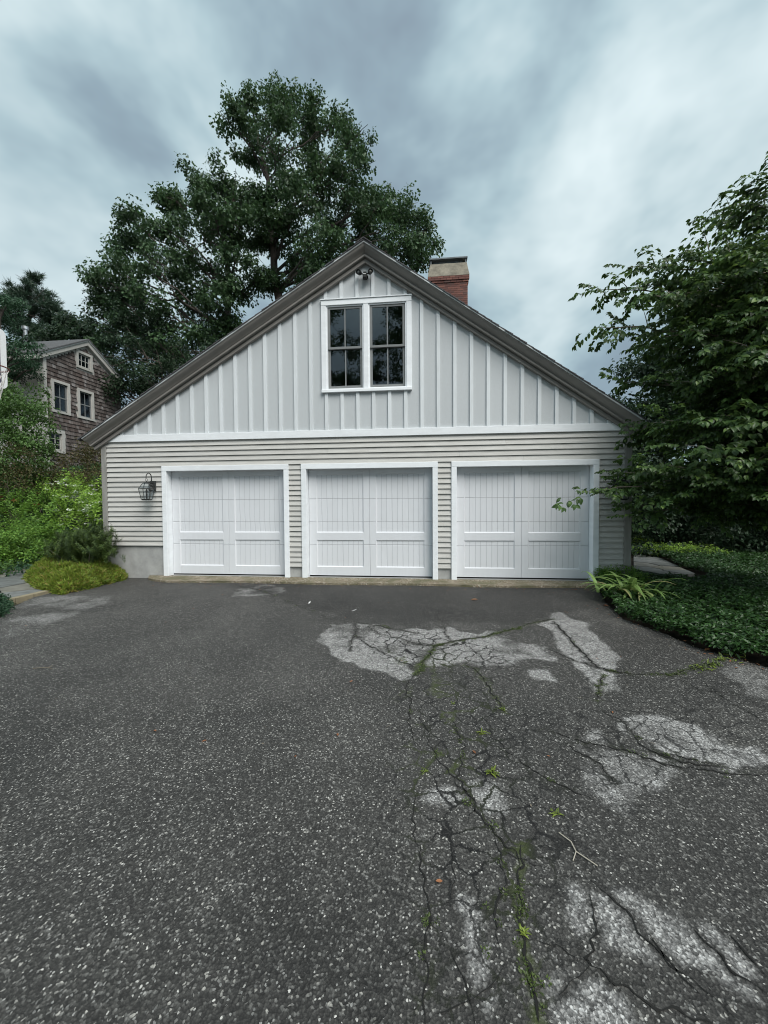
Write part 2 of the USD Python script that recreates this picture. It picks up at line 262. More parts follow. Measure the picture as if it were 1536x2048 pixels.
obj('ground', (np.stack([GX, GY, GZ], -1).reshape(-1, 3), grid_faces(len(gx), len(gy))), soil, smooth=True, kind='structure')

# ------------------------------------------------------------------ driveway
ZA = -0.06
drive_px = [(12, 1218), (60, 1196), (105, 1184), (180, 1172), (262, 1150), (306, 1152)]
left_pts = [at_z(x, y, ZA)[:2] for x, y in drive_px]
right_pts = [at_z(x, y, ZA)[:2] for x, y in [(1192, 1166), (1213, 1204), (1248, 1238), (1330, 1266), (1392, 1294), (1470, 1316), (1536, 1334)]]
drive_poly = Polygon([(-14, -16), (-14, -3.4), (-7.0, -2.9)] + [tuple(p) for p in left_pts] + [(-4.3, 0.0), (4.3, 0.0)] + [tuple(p) for p in right_pts] + [(6.5, -4.7), (9, -6.5), (9, -16)]).buffer(0)
xs = np.concatenate([np.arange(-14, -6, 0.12), np.arange(-6, -1.5, 0.05), np.arange(-1.5, 5, 0.028), np.arange(5, 9.01, 0.12)]); ys = np.concatenate([np.arange(-16, -7.2, 0.25), np.arange(-7.2, 0.01, 0.028)])
DX, DY = np.meshgrid(xs, ys, indexing='ij'); P2 = np.stack([DX.ravel(), DY.ravel()], 1)
def ground_poly(px): return Polygon([tuple(at_z(x, y, ZA)[:2]) for x, y in px]).buffer(0)
wob = np.stack([meshkit.fbm(np.stack([P2[:, 0] * 2.2, P2[:, 1] * 2.2, P2[:, 0] * 0 + k], 1), 4, seed=k) - 0.5 for k in (3, 9)], 1)
def soft_mask(poly, soft, wobble=0.5):
    q = shapely.points(P2 + wob * wobble)
    d = shapely.distance(q, poly); din = shapely.distance(q, poly.boundary)
    s = np.where(d > 0, d, -din); return 1 - smoothstep(-soft, soft, s)
pale_defs = [
    ([(640, 1262), (668, 1245), (705, 1244), (760, 1253), (830, 1268), (850, 1300), (838, 1350), (800, 1356), (735, 1334), (655, 1312), (664, 1290)], 0.035, 1.0),
    ([(800, 1258), (870, 1254), (940, 1272), (1000, 1274), (1085, 1290), (1088, 1306), (1010, 1310), (930, 1330), (850, 1332)], 0.05, 0.85),
    ([(1085, 1250), (1130, 1228), (1168, 1240), (1215, 1290), (1258, 1340), (1268, 1392), (1205, 1384), (1150, 1330), (1115, 1275)], 0.07, 0.95),
    ([(1040, 1336), (1080, 1334), (1112, 1362), (1070, 1360)], 0.05, 0.8),
    ([(1130, 1490), (1200, 1486), (1290, 1500), (1335, 1530), (1260, 1560), (1210, 1590), (1180, 1540)], 0.10, 1.35),
    ([(1268, 1466), (1330, 1458), (1420, 1480), (1455, 1520), (1380, 1522), (1300, 1500)], 0.06, 1.4),
    ([(1462, 1498), (1536, 1510), (1560, 1540), (1490, 1530)], 0.06, 1.3),
    ([(1210, 1830), (1300, 1810), (1400, 1870), (1500, 1960), (1536, 2020), (1440, 2010), (1300, 1950)], 0.09, 1.25),
    ([(1120, 2000), (1200, 1990), (1280, 2060), (1120, 2060)], 0.05, 1.3),
    ([(0, 1232), (90, 1190), (200, 1186), (230, 1205), (120, 1240), (0, 1275)], 0.22, 0.45),
    ([(475, 1176), (520, 1172), (572, 1176), (545, 1190), (480, 1190)], 0.04, 0.6),
    ([(1480, 1330), (1560, 1340), (1600, 1420), (1500, 1400), (1440, 1350)], 0.14, 0.4),
    ([(880, 1600), (960, 1570), (1010, 1590), (990, 1650), (900, 1640)], 0.06, 0.8),
    ([(890, 1890), (960, 1880), (990, 1930), (930, 1950)], 0.05, 0.75)]
pale = np.zeros(len(P2))
for px, soft, amt in pale_defs: pale = np.maximum(pale, soft_mask(ground_poly(px).buffer(0.03), soft * 0.8, 0.55) * amt)
pale += 0.45 * np.clip(meshkit.fbm(np.stack([P2[:, 0] * 1.3, P2[:, 1] * 1.3, 0 * P2[:, 0]], 1), 5, 33) - 0.55, 0, 1) * 3 * smoothstep(0.6, 2.2, P2[:, 0])
pale *= np.clip(0.66 + 2.4 * (meshkit.fbm(np.stack([P2[:, 0] * 3, P2[:, 1] * 3, 0 * P2[:, 0]], 1), 4, 21) - 0.42), 0.38, 1.15)
alli = np.maximum(soft_mask(ground_poly([(745, 1250), (840, 1255), (990, 1290), (1010, 1330), (930, 1360), (840, 1350), (735, 1310)]), 0.15, 0.5),
    1.0 * soft_mask(ground_poly([(800, 1340), (1000, 1330), (1080, 1500), (1200, 1700), (1250, 2048), (780, 2048), (790, 1600)]), 0.35, 0.6))
alli = np.maximum(alli, 0.8 * soft_mask(ground_poly([(1080, 1420), (1536, 1400), (1536, 1560), (1240, 1620), (1100, 1560)]), 0.3, 0.5))
sealed = 0.9 * soft_mask(ground_poly([(330, 1168), (470, 1170), (600, 1215), (760, 1246), (1080, 1240), (1200, 1225), (1420, 1310), (1200, 1168)]), 0.16, 0.7)
sealed = np.maximum(sealed, 0.6 * soft_mask(ground_poly([(1180, 1235), (1400, 1300), (1340, 1340), (1240, 1320)]), 0.12, 0.5))
# long cracks: pixel lines laid on the ground, roughened
crack_px = [([(475, 1172), (520, 1180), (560, 1196), (610, 1218), (660, 1238), (705, 1244), (760, 1252), (830, 1266)], 0.013, 0.2),
    ([(877, 1218), (876, 1232), (884, 1246), (890, 1264), (905, 1285)], 0.012, 0.0),
    ([(835, 1348), (846, 1322), (872, 1292), (920, 1280), (970, 1274), (1020, 1260), (1060, 1248), (1108, 1238)], 0.022, 0.9),
    ([(836, 1344), (818, 1362), (812, 1378), (822, 1400), (815, 1440), (830, 1490)], 0.015, 0.25),
    ([(930, 1330), (958, 1345), (975, 1370), (990, 1395), (1010, 1424)], 0.022, 0.9),
    ([(708, 1246), (715, 1258), (704, 1278), (700, 1302)], 0.012, 0.1), ([(710, 1270), (735, 1290), (760, 1302), (800, 1322), (836, 1336)], 0.011, 0.1),
    ([(735, 1252), (760, 1268), (790, 1275), (830, 1288), (880, 1290)], 0.010, 0.1),
    ([(1208, 1350), (1200, 1372), (1194, 1402)], 0.016, 0.7),
    ([(1215, 1342), (1270, 1350), (1340, 1348), (1410, 1334), (1450, 1318), (1476, 1306)], 0.02, 0.8),
    ([(1042, 1690), (1038, 1760), (1042, 1830), (1050, 1900), (1062, 1960), (1078, 2048)], 0.024, 0.92),
    ([(988, 1668), (1006, 1720), (1000, 1770), (992, 1810), (986, 1850), (1000, 1900)], 0.012, 0.35),
    ([(832, 1590), (822, 1640), (834, 1700), (846, 1760), (858, 1820), (852, 1880), (846, 1960), (850, 2048)], 0.012, 0.35),
    ([(1178, 1786), (1190, 1830), (1188, 1880), (1184, 1925), (1230, 1970), (1290, 2000), (1370, 2030), (1440, 2052)], 0.014, 0.05),
    ([(1184, 1925), (1140, 1975), (1118, 1992)], 0.009, 0.0), ([(1184, 1925), (1130, 1900), (1085, 1885), (1050, 1880)], 0.007, 0.0),
    ([(905, 1440), (930, 1500), (915, 1560), (950, 1620), (985, 1660), (1030, 1700), (1042, 1740)], 0.012, 0.4),
    ([(840, 1420), (862, 1500), (905, 1560), (940, 1600), (935, 1650)], 0.010, 0.2),
    ([(960, 1430), (1010, 1500), (1060, 1540), (1120, 1570), (1190, 1600)], 0.010, 0.2),
    ([(1090, 1460), (1150, 1480), (1250, 1500), (1330, 1530), (1420, 1545), (1536, 1550)], 0.013, 0.25),
    ([(1290, 1500), (1380, 1520), (1450, 1530)], 0.012, 0.3), ([(1400, 1360), (1450, 1400), (1536, 1450)], 0.010, 0.1),
    ([(1340, 1350), (1400, 1380), (1480, 1390)], 0.009, 0.1),
    ([(780, 1930), (815, 1905), (850, 1880)], 0.009, 0.0), ([(900, 1900), (925, 1960), (945, 2000), (950, 2048)], 0.010, 0.1),
    ([(945, 2000), (990, 1965), (1010, 1930)], 0.010, 0.2), ([(870, 2030), (920, 2010), (945, 2000)], 0.008, 0.2),
    ([(1000, 1700), (1060, 1730), (1100, 1740)], 0.008, 0.3), ([(900, 1680), (905, 1740), (902, 1800)], 0.008, 0.0),
    ([(1108, 1244), (1150, 1290), (1195, 1335), (1268, 1352)], 0.03, 0.1), ([(1195, 1335), (1150, 1322), (1095, 1298)], 0.014, 0.1), ([(1268, 1470), (1300, 1500), (1360, 1520), (1440, 1535)], 0.02, 0.15), ([(1268, 1470), (1240, 1440), (1200, 1420)], 0.012, 0.1), ([(1130, 1480), (1160, 1510), (1200, 1530), (1230, 1570)], 0.012, 0.1),
    ([(1180, 1760), (1250, 1830), (1310, 1900), (1400, 1990)], 0.016, 0.0), ([(1440, 1850), (1500, 1920), (1540, 1960)], 0.014, 0.0),
    ([(1290, 1860), (1340, 1920), (1420, 1990), (1480, 2048)], 0.010, 0.0), ([(1380, 1850), (1450, 1930), (1536, 1990)], 0.014, 0.0)]
moss = np.zeros(len(P2)); crack_parts, moss_lines = [], []
crng = np.random.default_rng(5)
for px, w, mo in crack_px:
    c = np.array([at_z(x, y, ZA)[:2] for x, y in px]); ln = LineString(c)
    n = max(int(ln.length / 0.016), 4); s = np.linspace(0, ln.length, n); q = np.array([ln.interpolate(t).coords[0] for t in s])
    t = np.gradient(q, axis=0); t /= np.linalg.norm(t, axis=1, keepdims=True); nn = np.stack([-t[:, 1], t[:, 0]], 1)
    env = np.minimum(1, np.minimum(s, ln.length - s) / 0.1)
    q = q + nn * (np.convolve(crng.normal(0, 0.013, n), [0.25, 0.5, 0.25], 'same') + 0.05 * (meshkit.fbm(np.stack([q[:, 0] * 5, q[:, 1] * 5, 0 * s + w * 99], 1), 3) - 0.5))[:, None] * env[:, None]
    ww = (w * 0.30 * (0.25 + crng.random(n) * 1.2) * (0.15 + 0.85 * env))[:, None]
    a, b = q + nn * ww, q - nn * ww; z = np.full((n, 1), ZA + 0.0035)
    v = np.vstack([np.hstack([a, z]), np.hstack([b, z])]); i = np.arange(n - 1)
    crack_parts.append(trimesh.Trimesh(v, np.vstack([np.stack([i, i + n, i + n + 1], 1), np.stack([i, i + n + 1, i + 1], 1)]), process=False))
    d = shapely.distance(shapely.points(P2), LineString(q)); pale *= 1 - 0.8 * np.exp(-(d / (0.010 + 1.1 * w)) ** 2)
    if mo > 0:
        moss = np.maximum(moss, mo * np.exp(-(d / 0.04) ** 2)); moss_lines.append((q, mo))
        alli = np.maximum(alli, 0.5 * np.exp(-(d / 0.25) ** 2))
moss = np.maximum(moss, 0.8 * soft_mask(ground_poly([(790, 1300), (900, 1330), (960, 1420), (1000, 1560), (930, 1600), (830, 1560), (805, 1440)]), 0.25, 0.6) * (meshkit.fbm(np.stack([P2[:, 0] * 5, P2[:, 1] * 5, 0 * P2[:, 0]], 1), 3, 4) > 0.52))
keep = shapely.contains_xy(drive_poly, P2[:, 0], P2[:, 1])
gz = ZA + 0.012 * (meshkit.fbm(np.stack([P2[:, 0] * 0.7, P2[:, 1] * 0.7, 0 * P2[:, 0]], 1), 3, 2) - 0.5) * smoothstep(-0.3, -1.2, P2[:, 1]) * 0
fq = grid_faces(len(xs), len(ys)); fq = fq[keep[fq].all(1)]
sel = np.unique(fq); remap = -np.ones(len(P2), int); remap[sel] = np.arange(len(sel))
driveway = thing('driveway', None, None, kind='structure')
dm = MAT('worn_asphalt', {
    'g': ('geometry', {}), 'ap': ('attribute', {'attribute': 'pale'}), 'aa': ('attribute', {'attribute': 'alligator'}), 'am': ('attribute', {'attribute': 'moss'}),
    'v1': ('voronoi_texture', {'scale': 125.0, 'randomness': 1.0}), 'v2': ('voronoi_texture', {'scale': 88.0}), 's2': ('separate_color', {}), 'k2': ('math', {'math_type': 'greater_than', 'value2': 0.79}), 'qs': ('math', {'math_type': 'multiply_add', 'value2': 0.22, 'value3': 0.18}), 'q2': ('math', {'math_type': 'less_than'}), 'pk': ('math', {'math_type': 'multiply'}), 'pc': ('rgb_ramp', {'ramp': [(0, (0.11, 0.11, 0.105)), (0.7, (0.25, 0.248, 0.235)), (1, (0.55, 0.54, 0.50))]}), 'pmx': ('mix_color', {}), 's1': ('separate_color', {}),
    'r1': ('rgb_ramp', {'ramp': [(0, (0.030, 0.029, 0.0275)), (0.5, (0.049, 0.048, 0.0455)), (0.78, (0.074, 0.0725, 0.068)), (0.91, (0.12, 0.119, 0.113)), (0.968, (0.19, 0.187, 0.178)), (1, (0.42, 0.41, 0.38))]}),
    'r1p': ('rgb_ramp', {'ramp': [(0, (0.10, 0.098, 0.094)), (0.45, (0.225, 0.222, 0.215)), (0.8, (0.40, 0.395, 0.38)), (1, (0.62, 0.62, 0.6))]}),
    'd1': ('rgb_ramp', {'ramp': [(0.28, (1, 1, 1)), (0.7, (0.58, 0.58, 0.58))]}), 'dd': ('mix_color', {'blend_type': 'multiply', 'fac': 0.9}),
    'ns': ('noise_texture', {'scale': 0.8, 'detail': 6.0, 'roughness': 0.65}), 'nsr': ('rgb_ramp', {'ramp': [(0.3, (0.62, 0.62, 0.61)), (0.7, (1.34, 1.33, 1.30))]}), 'mn': ('mix_color', {'blend_type': 'multiply', 'fac': 1.0, 'use_clamp': False}),
    'nf': ('noise_texture', {'scale': 22.0, 'detail': 3.0}), 'pm': ('math', {'math_type': 'multiply_add', 'value2': 1.0, 'value3': -0.5}), 'pa': ('math', {'math_type': 'multiply_add', 'value2': 0.45}), 'pr': ('rgb_ramp', {'ramp': [(0.22, (0, 0, 0)), (0.78, (1, 1, 1))]}),
    'mp': ('mix_color', {}),
    'wn': ('noise_texture', {'scale': 3.6, 'detail': 6.0, 'roughness': 0.72}), 'wv': ('vector_math', {'math_type': 'multiply_add', 'vector2': (0.22, 0.22, 0.0)}),
    've': ('voronoi_texture', {'scale': 6.6, 'feature': 'distance_to_edge'}), 'er': ('rgb_ramp', {'ramp': [(0.0, (1, 1, 1)), (0.024, (0.95, 0.95, 0.95)), (0.05, (0, 0, 0))]}),
    'nm': ('noise_texture', {'scale': 1.7, 'detail': 2.0}), 'nmr': ('rgb_ramp', {'ramp': [(0.42, (0, 0, 0)), (0.58, (1, 1, 1))]}), 'em0': ('math', {'math_type': 'multiply'}),
    'em': ('math', {'math_type': 'multiply', 'use_clamp': True}), 'mc': ('mix_color', {'b': (0.006, 0.006, 0.006)}),
    'mo': ('math', {'math_type': 'multiply'}), 'mor': ('rgb_ramp', {'ramp': [(0.30, (0, 0, 0)), (0.55, (1, 1, 1))]}), 'mm': ('mix_color', {'b': (0.05, 0.065, 0.018)}), 'mof': ('math', {'math_type': 'multiply', 'value2': 0.8}), 'ec': ('math', {'math_type': 'multiply', 'use_clamp': True}), 'ec2': ('math', {'math_type': 'multiply', 'value2': 0.9}), 'mfx': ('math', {'math_type': 'maximum'}),
    'hb': ('math', {'math_type': 'multiply_add', 'value2': -0.5}), 'b': ('bump', {'strength': 0.55, 'distance': 0.006}), 'jn': ('noise_texture', {'scale': 75.0, 'detail': 2.0}), 'jv': ('vector_math', {'math_type': 'multiply_add', 'vector2': (0.012, 0.012, 0.0)}), 'as': ('attribute', {'attribute': 'sealed'}), 'sl': ('math', {'math_type': 'multiply_add', 'value2': -0.42, 'value3': 1.0}), 'slm': ('vector_math', {'math_type': 'scale'}), 'ps': ('math', {'math_type': 'multiply_add', 'value2': -0.55, 'value3': 1.0}), 'pk2': ('math', {'math_type': 'multiply'}),
    'p': ('principled_bsdf', {'roughness': 0.72, 'specular_ior_level': 0.35})},
    [('g.position', 'jn.vector'), ('jn.color', 'jv.vector1'), ('g.position', 'jv.vector3'), ('as.fac', 'sl.value1'), ('as.fac', 'ps.value1'), ('jv.vector', 'v1.vector'), ('v1.color', 's1.color'), ('s1.r', 'r1.fac'), ('s1.r', 'r1p.fac'), ('v1.distance', 'd1.fac'), ('jv.vector', 'v2.vector'), ('v2.color', 's2.color'), ('s2.r', 'k2.value1'), ('v2.distance', 'q2.value1'), ('s2.b', 'qs.value1'), ('qs.value', 'q2.value2'), ('k2.value', 'pk.value1'), ('q2.value', 'pk.value2'), ('s2.g', 'pc.fac'), ('pk.value', 'pk2.value1'), ('ps.value', 'pk2.value2'), ('pk2.value', 'pmx.fac'), ('dd.result', 'pmx.a'), ('pc.color', 'pmx.b'),
     ('g.position', 'ns.vector'), ('ns.fac', 'nsr.fac'), ('r1.color', 'mn.a'), ('nsr.color', 'mn.b'),
     ('g.position', 'nf.vector'), ('nf.fac', 'pm.value1'), ('pm.value', 'pa.value1'), ('ap.fac', 'pa.value3'), ('pa.value', 'pr.fac'), ('pr.color', 'mp.fac'), ('mn.result', 'mp.a'), ('r1p.color', 'mp.b'),
     ('mp.result', 'slm.vector1'), ('sl.value', 'slm.scale'), ('slm.vector', 'dd.a'), ('d1.color', 'dd.b'),
     ('g.position', 'wn.vector'), ('wn.color', 'wv.vector1'), ('g.position', 'wv.vector3'), ('wv.vector', 've.vector'), ('ve.distance', 'er.fac'), ('g.position', 'nm.vector'), ('nm.fac', 'nmr.fac'),
     ('aa.fac', 'em.value2'), ('er.color', 'em.value1'), ('em.value', 'mc.fac'), ('pmx.result', 'mc.a'),
     ('nf.fac', 'mo.value1'), ('am.fac', 'mo.value2'), ('mo.value', 'mor.fac'), ('mor.color', 'mof.value1'), ('em.value', 'ec.value1'), ('am.fac', 'ec.value2'), ('ec.value', 'ec2.value1'), ('ec2.value', 'mfx.value1'), ('mof.value', 'mfx.value2'), ('mfx.value', 'mm.fac'), ('mc.result', 'mm.a'), ('mm.result', 'p.base_color'),
     ('em.value', 'hb.value1'), ('v1.distance', 'hb.value3'), ('hb.value', 'b.height'), ('b.normal', 'p.normal')])
dp = obj('asphalt', (np.stack([P2[sel, 0], P2[sel, 1], gz[sel]], 1), remap[fq]), dm, driveway)
for nm, arr in (('pale', pale), ('alligator', alli), ('moss', moss), ('sealed', sealed)):
    UsdGeom.PrimvarsAPI(dp).CreatePrimvar(nm, Sdf.ValueTypeNames.FloatArray, 'vertex').Set(Vt.FloatArray.FromNumpy(arr[sel].astype(np.float32)))
crack_dark = paint('crack_shadow_dirt', (0.012, 0.012, 0.011), 0.3, rough=1.0)
obj('crack', cat(crack_parts), crack_dark, driveway, kind='stuff')

# apron in front of the doors
ap_pts = [(-4.55, 0.02), (-4.42, -0.20), (-4.2, -0.30)] + [(x, -0.36 + 0.03 * math.sin(x * 2.1)) for x in np.arange(-3.9, 4.2, 0.3)] + [(4.35, -0.33), (4.40, 0.02)]
ap = trimesh.creation.extrude_polygon(Polygon(ap_pts), 0.14, engine='earcut'); ap = ap.subdivide().subdivide()
v = np.array(ap.vertices); top = v[:, 2] > 0.07
v[:, 2] = np.where(top, -0.005 + 0.055 * v[:, 1], -0.16) + np.where(top, 0.008 * (meshkit.noise(v * 9) - 0.5), 0)
v[:, 1] += np.where(v[:, 1] < -0.15, 0.03 * (meshkit.noise(v * np.array([7, 7, 0])) - 0.5), 0)
obj('concrete_apron', trimesh.Trimesh(v, ap.faces, process=False), apron_mat, kind='structure')

# ------------------------------------------------------------------ garage
XA, ZAP = -0.02, 6.27                        # apex
XL, ZL, XR, ZR = -5.76, 2.80, 4.98, 2.80     # eave tips
SL, SR = (ZAP - ZL) / (XA - XL), (ZAP - ZR) / (XR - XA)
def zroof(x): return np.where(np.asarray(x) < XA, ZAP - (XA - np.asarray(x)) * SL, ZAP - (np.asarray(x) - XA) * SR)
DEPTH = 9.0
garage = thing('garage', 'pale three-door garage with grey gable trim and board-and-batten front', 'garage')
DW, CS = 2.44, 0.10
doors_x = [-4.212 + CS, -1.32 + CS, 1.571 + CS]
BT, BB = 2.857, 2.72
# sheathing behind the clapboards, with the three openings
body = sbox(-5.50, 0.2, 4.74, 2.80).difference(sbox(-6, 0, -4.2, 0.61))
for d in doors_x: body = body.difference(sbox(d - 0.02, -0.5, d + DW + 0.02, 2.135))
obj('wall', ext_y(body, 0.032, 0.06), greige, garage)
obj('rear_wall', ext_y(Polygon([(-5.5, -0.1), (4.74, -0.1), (4.74, 2.75), (XA, 6.0), (-5.5, 2.75)]), DEPTH - 0.3, DEPTH - 0.2), greige, garage)
for sx, x0 in ((-1, -5.50), (1, 4.74)):
    pr_ = [(0, 0.20)]
    z = 0.20
    while z < 2.68: pr_ += [(0.022, z), (0.004, z + 0.1006)]; z += 0.1006
    pr_ += [(-0.06, z), (-0.06, 0.20)]
    po = Polygon(pr_).buffer(0)
    obj('side_wall', ext(po, DEPTH - 0.45, lambda v, s=sx, x=x0: np.stack([x + s * v[:, 0], 0.11 + v[:, 2], v[:, 1]], 1)), greige, garage)
fnd = [(-5.50, -4.215, 0.600), (-1.57, -1.322, 0.20), (1.322, 1.569, 0.20), (4.213, 4.74, 0.20)]
for a, b, zt in fnd:
    m = bx(a, b, 0.034, 0.25, -0.3, zt); obj('foundation', m, concrete, garage)
obj('foundation', cat([bx(-5.50, -5.3, 0.25, DEPTH - 0.2, -0.3, 0.24), bx(4.5, 4.74, 0.25, DEPTH - 0.2, -0.3, 0.24)]), concrete, garage)
obj('floor_slab', bx(-5.2, 4.4, 0.10, DEPTH - 0.3, -0.25, -0.012), concrete, garage)
def clapboard(x0, x1, z0, z1):
    w = (rng.random(2) - 0.5) * 0.003
    yb, yt = -0.006 + w[0], 0.021
    v = [(x0, yb, z0), (x1, yb, z0), (x1, yt, z1), (x0, yt, z1), (x0, 0.031, z0 - 0.0), (x1, 0.031, z0), (x1, 0.031, z1), (x0, 0.031, z1), (x0, yb + 0.001, z0 + 0.004), (x1, yb + 0.001, z0 + 0.004)]
    f = [(0, 1, 9, 8), (8, 9, 2, 3), (4, 7, 6, 5), (0, 4, 5, 1), (3, 2, 6, 7), (1, 5, 6, 2), (0, 3, 7, 4)]
    f = np.array(f); return trimesh.Trimesh(np.array(v), np.vstack([f[:, [0, 1, 2]], f[:, [0, 2, 3]]]), process=False)
EXP = 0.1006
for k in range(25):
    z1 = BB - k * EXP; z0 = z1 - EXP
    if k < 5:
        j = rng.uniform(-3, 3); segs = [(-5.415, j), (j + 0.002, 4.645)]
    else:
        segs = [(-1.570, -1.322), (1.322, 1.569), (4.213, 4.645)]
        if k < 21: segs = [(-5.415, -4.214)] + segs
    for a, b in segs: obj('clapboard', clapboard(a, b, z0, z1), greige, garage)
# corner boards, band board
for a, b in ((-5.527, -5.418), (4.648, 4.772)):
    obj('corner_board', cat([bbx(a, b, -0.012, 0.05, 0.12, 2.76), bx(a if a < 0 else b - 0.02, a + 0.02 if a < 0 else b, 0.052, 0.14, 0.12, 2.74)]), corner_grey, garage)
obj('band_board', bbx(-5.417, 4.647, -0.024, 0.03, BB, BT), white_trim, garage)
# board and batten gable
WX0, WX1, WZ0, WZ1 = -0.886, 0.841, 3.567, 5.312
edges = [-5.366 + 0.3045 * k for k in range(34)]
edges = [e for e in edges if e < 4.62]
allx = [-5.50] + edges + [4.74]
def under_roof(dz): return Polygon([(-8, float(zroof(-8)) - dz), (8, float(zroof(8)) - dz), (XA, ZAP - dz)]).intersection(sbox(-5.50, BT, 4.74, 8))
gable = under_roof(0.2)
win_hole = sbox(WX0 + 0.03, WZ0 + 0.03, WX1 - 0.03, WZ1 - 0.03)
for a, b in zip(allx[:-1], allx[1:]):
    g = sbox(a + 0.001, BT, b - 0.001, 7).intersection(gable).difference(win_hole)
    for q in getattr(g, 'geoms', [g]):
        if q.area > 1e-4 and q.geom_type == 'Polygon': obj('gable_board', ext_y(q, 0.012 + rng.uniform(-0.001, 0.001), 0.032), white_gable, garage)
for e in edges:
    g = sbox(e - 0.031, BT + 0.003, e + 0.031, 7).intersection(under_roof(0.30)).difference(sbox(WX0, WZ0, WX1, WZ1))
    for q in getattr(g, 'geoms', [g]):
        if q.area > 1e-4 and q.geom_type == 'Polygon': obj('batten', ext_y(q, -0.014, 0.0115), white_batten, garage)
# rake: profiles in (vertical drop, y) swept down each slope
def rake(profile, side, y_off=0):
    th = math.atan(SL if side < 0 else SR); run = (XA - XL) if side < 0 else (XR - XA); S = SL if side < 0 else SR
    po = Polygon(profile).buffer(0)
    def fn(v):
        q, y, t = v[:, 0], v[:, 1], v[:, 2]
        xe = run - q * math.sin(th) * math.cos(th)
        dx = t * xe
        return np.stack([XA + side * dx, y, ZAP - q - dx * S], 1)
    return ext(po, 1.0, fn)
crown = [(0.052, -0.02), (0.052, -0.222), (0.066, -0.222), (0.072, -0.212), (0.090, -0.206), (0.108, -0.190), (0.125, -0.166), (0.142, -0.140), (0.160, -0.122), (0.176, -0.116), (0.180, -0.104), (0.196, -0.104), (0.196, -0.02)]
for sd in (-1, 1):
    obj('drip_edge', rake([(0.030, -0.235), (0.054, -0.235), (0.052, -0.02), (0.030, -0.02)], sd), drip_grey, garage)
    obj('crown_moulding', rake(crown, sd), rake_grey, garage, smooth=35)
    obj('rake_board', rake([(0.197, -0.112), (0.203, -0.120), (0.232, -0.120), (0.238, -0.112), (0.238, 0.01), (0.197, 0.01)], sd), rake_grey, garage)
    obj('frieze_board', rake([(0.240, -0.044), (0.254, -0.044), (0.256, -0.062), (0.320, -0.062), (0.326, -0.054), (0.326, 0.010), (0.240, 0.010)], sd), rake_grey, garage)
    roof = part('roof', garage)
    obj('roof_deck', rake([(0.022, -0.20), (0.022, DEPTH), (0.16, DEPTH), (0.16, 0.04), (0.05, 0.04), (0.05, -0.20)], sd), interior, roof)
    run = (XA - XL) if sd < 0 else (XR - XA); S = SL if sd < 0 else SR; n = 42
    for k in range(n):
        t0, t1 = k / n * (run + 0.03), (k + 1) / n * (run + 0.03) + 0.02
        o = rng.uniform(-0.012, 0.008)
        V = np.array([(t0, -0.245 + o, 0.0), (t1, -0.245 + o, 0.014), (t1, DEPTH, 0.014), (t0, DEPTH, 0.0), (t0, -0.245 + o, -0.012), (t1, -0.245 + o, -0.012), (t1, DEPTH, -0.012), (t0, DEPTH, -0.012)])
        v = np.stack([XA + sd * V[:, 0], V[:, 1], ZAP - 0.016 - V[:, 0] * S + V[:, 2]], 1)
        f = np.array([(0, 1, 2, 3), (4, 7, 6, 5), (0, 4, 5, 1), (1, 5, 6, 2), (3, 2, 6, 7), (0, 3, 7, 4)])
        m = trimesh.Trimesh(v, np.vstack([f[:, [0, 1, 2]], f[:, [0, 2, 3]]]), process=False)
        if m.volume < 0: m.invert()
        obj('shingle_course', m, roof_mat, roof)
    # eave soffit and fascia
    xo, xi = (XL + 0.03, -5.50) if sd < 0 else (XR - 0.03, 4.74)
    obj('soffit', bx(min(xo, xi), max(xo, xi), 0.01, DEPTH, 2.655, 2.675), white_trim, garage)
    obj('eave_fascia', bx(min(xo, xo - sd * 0.025), max(xo, xo - sd * 0.025), -0.02, DEPTH, 2.655, 2.77), rake_grey, garage)
for k in range(40):
    y0 = -0.26 + k * 0.23; o = rng.uniform(-0.006, 0.006)
    obj('ridge_cap', ext_y(Polygon([(XA, ZAP + 0.022 + o), (XA + 0.15, ZAP + 0.022 + o - 0.15 * SR), (XA + 0.15, ZAP + 0.004 - 0.15 * SR), (XA, ZAP + 0.004), (XA - 0.15, ZAP + 0.004 - 0.15 * SL), (XA - 0.15, ZAP + 0.022 + o - 0.15 * SL)]), y0, y0 + 0.24), roof_mat, garage)
# loft room seen through the panes
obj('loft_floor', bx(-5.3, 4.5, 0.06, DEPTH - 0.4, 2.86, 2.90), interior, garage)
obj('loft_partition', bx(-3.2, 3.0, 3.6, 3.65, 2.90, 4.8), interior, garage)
obj('loft_slope', ext_y(Polygon([(-0.62, 3.75), (-0.30, 4.05), (-0.28, 3.90), (-0.60, 3.60)]), 0.9, 1.0), interior_white, garage)

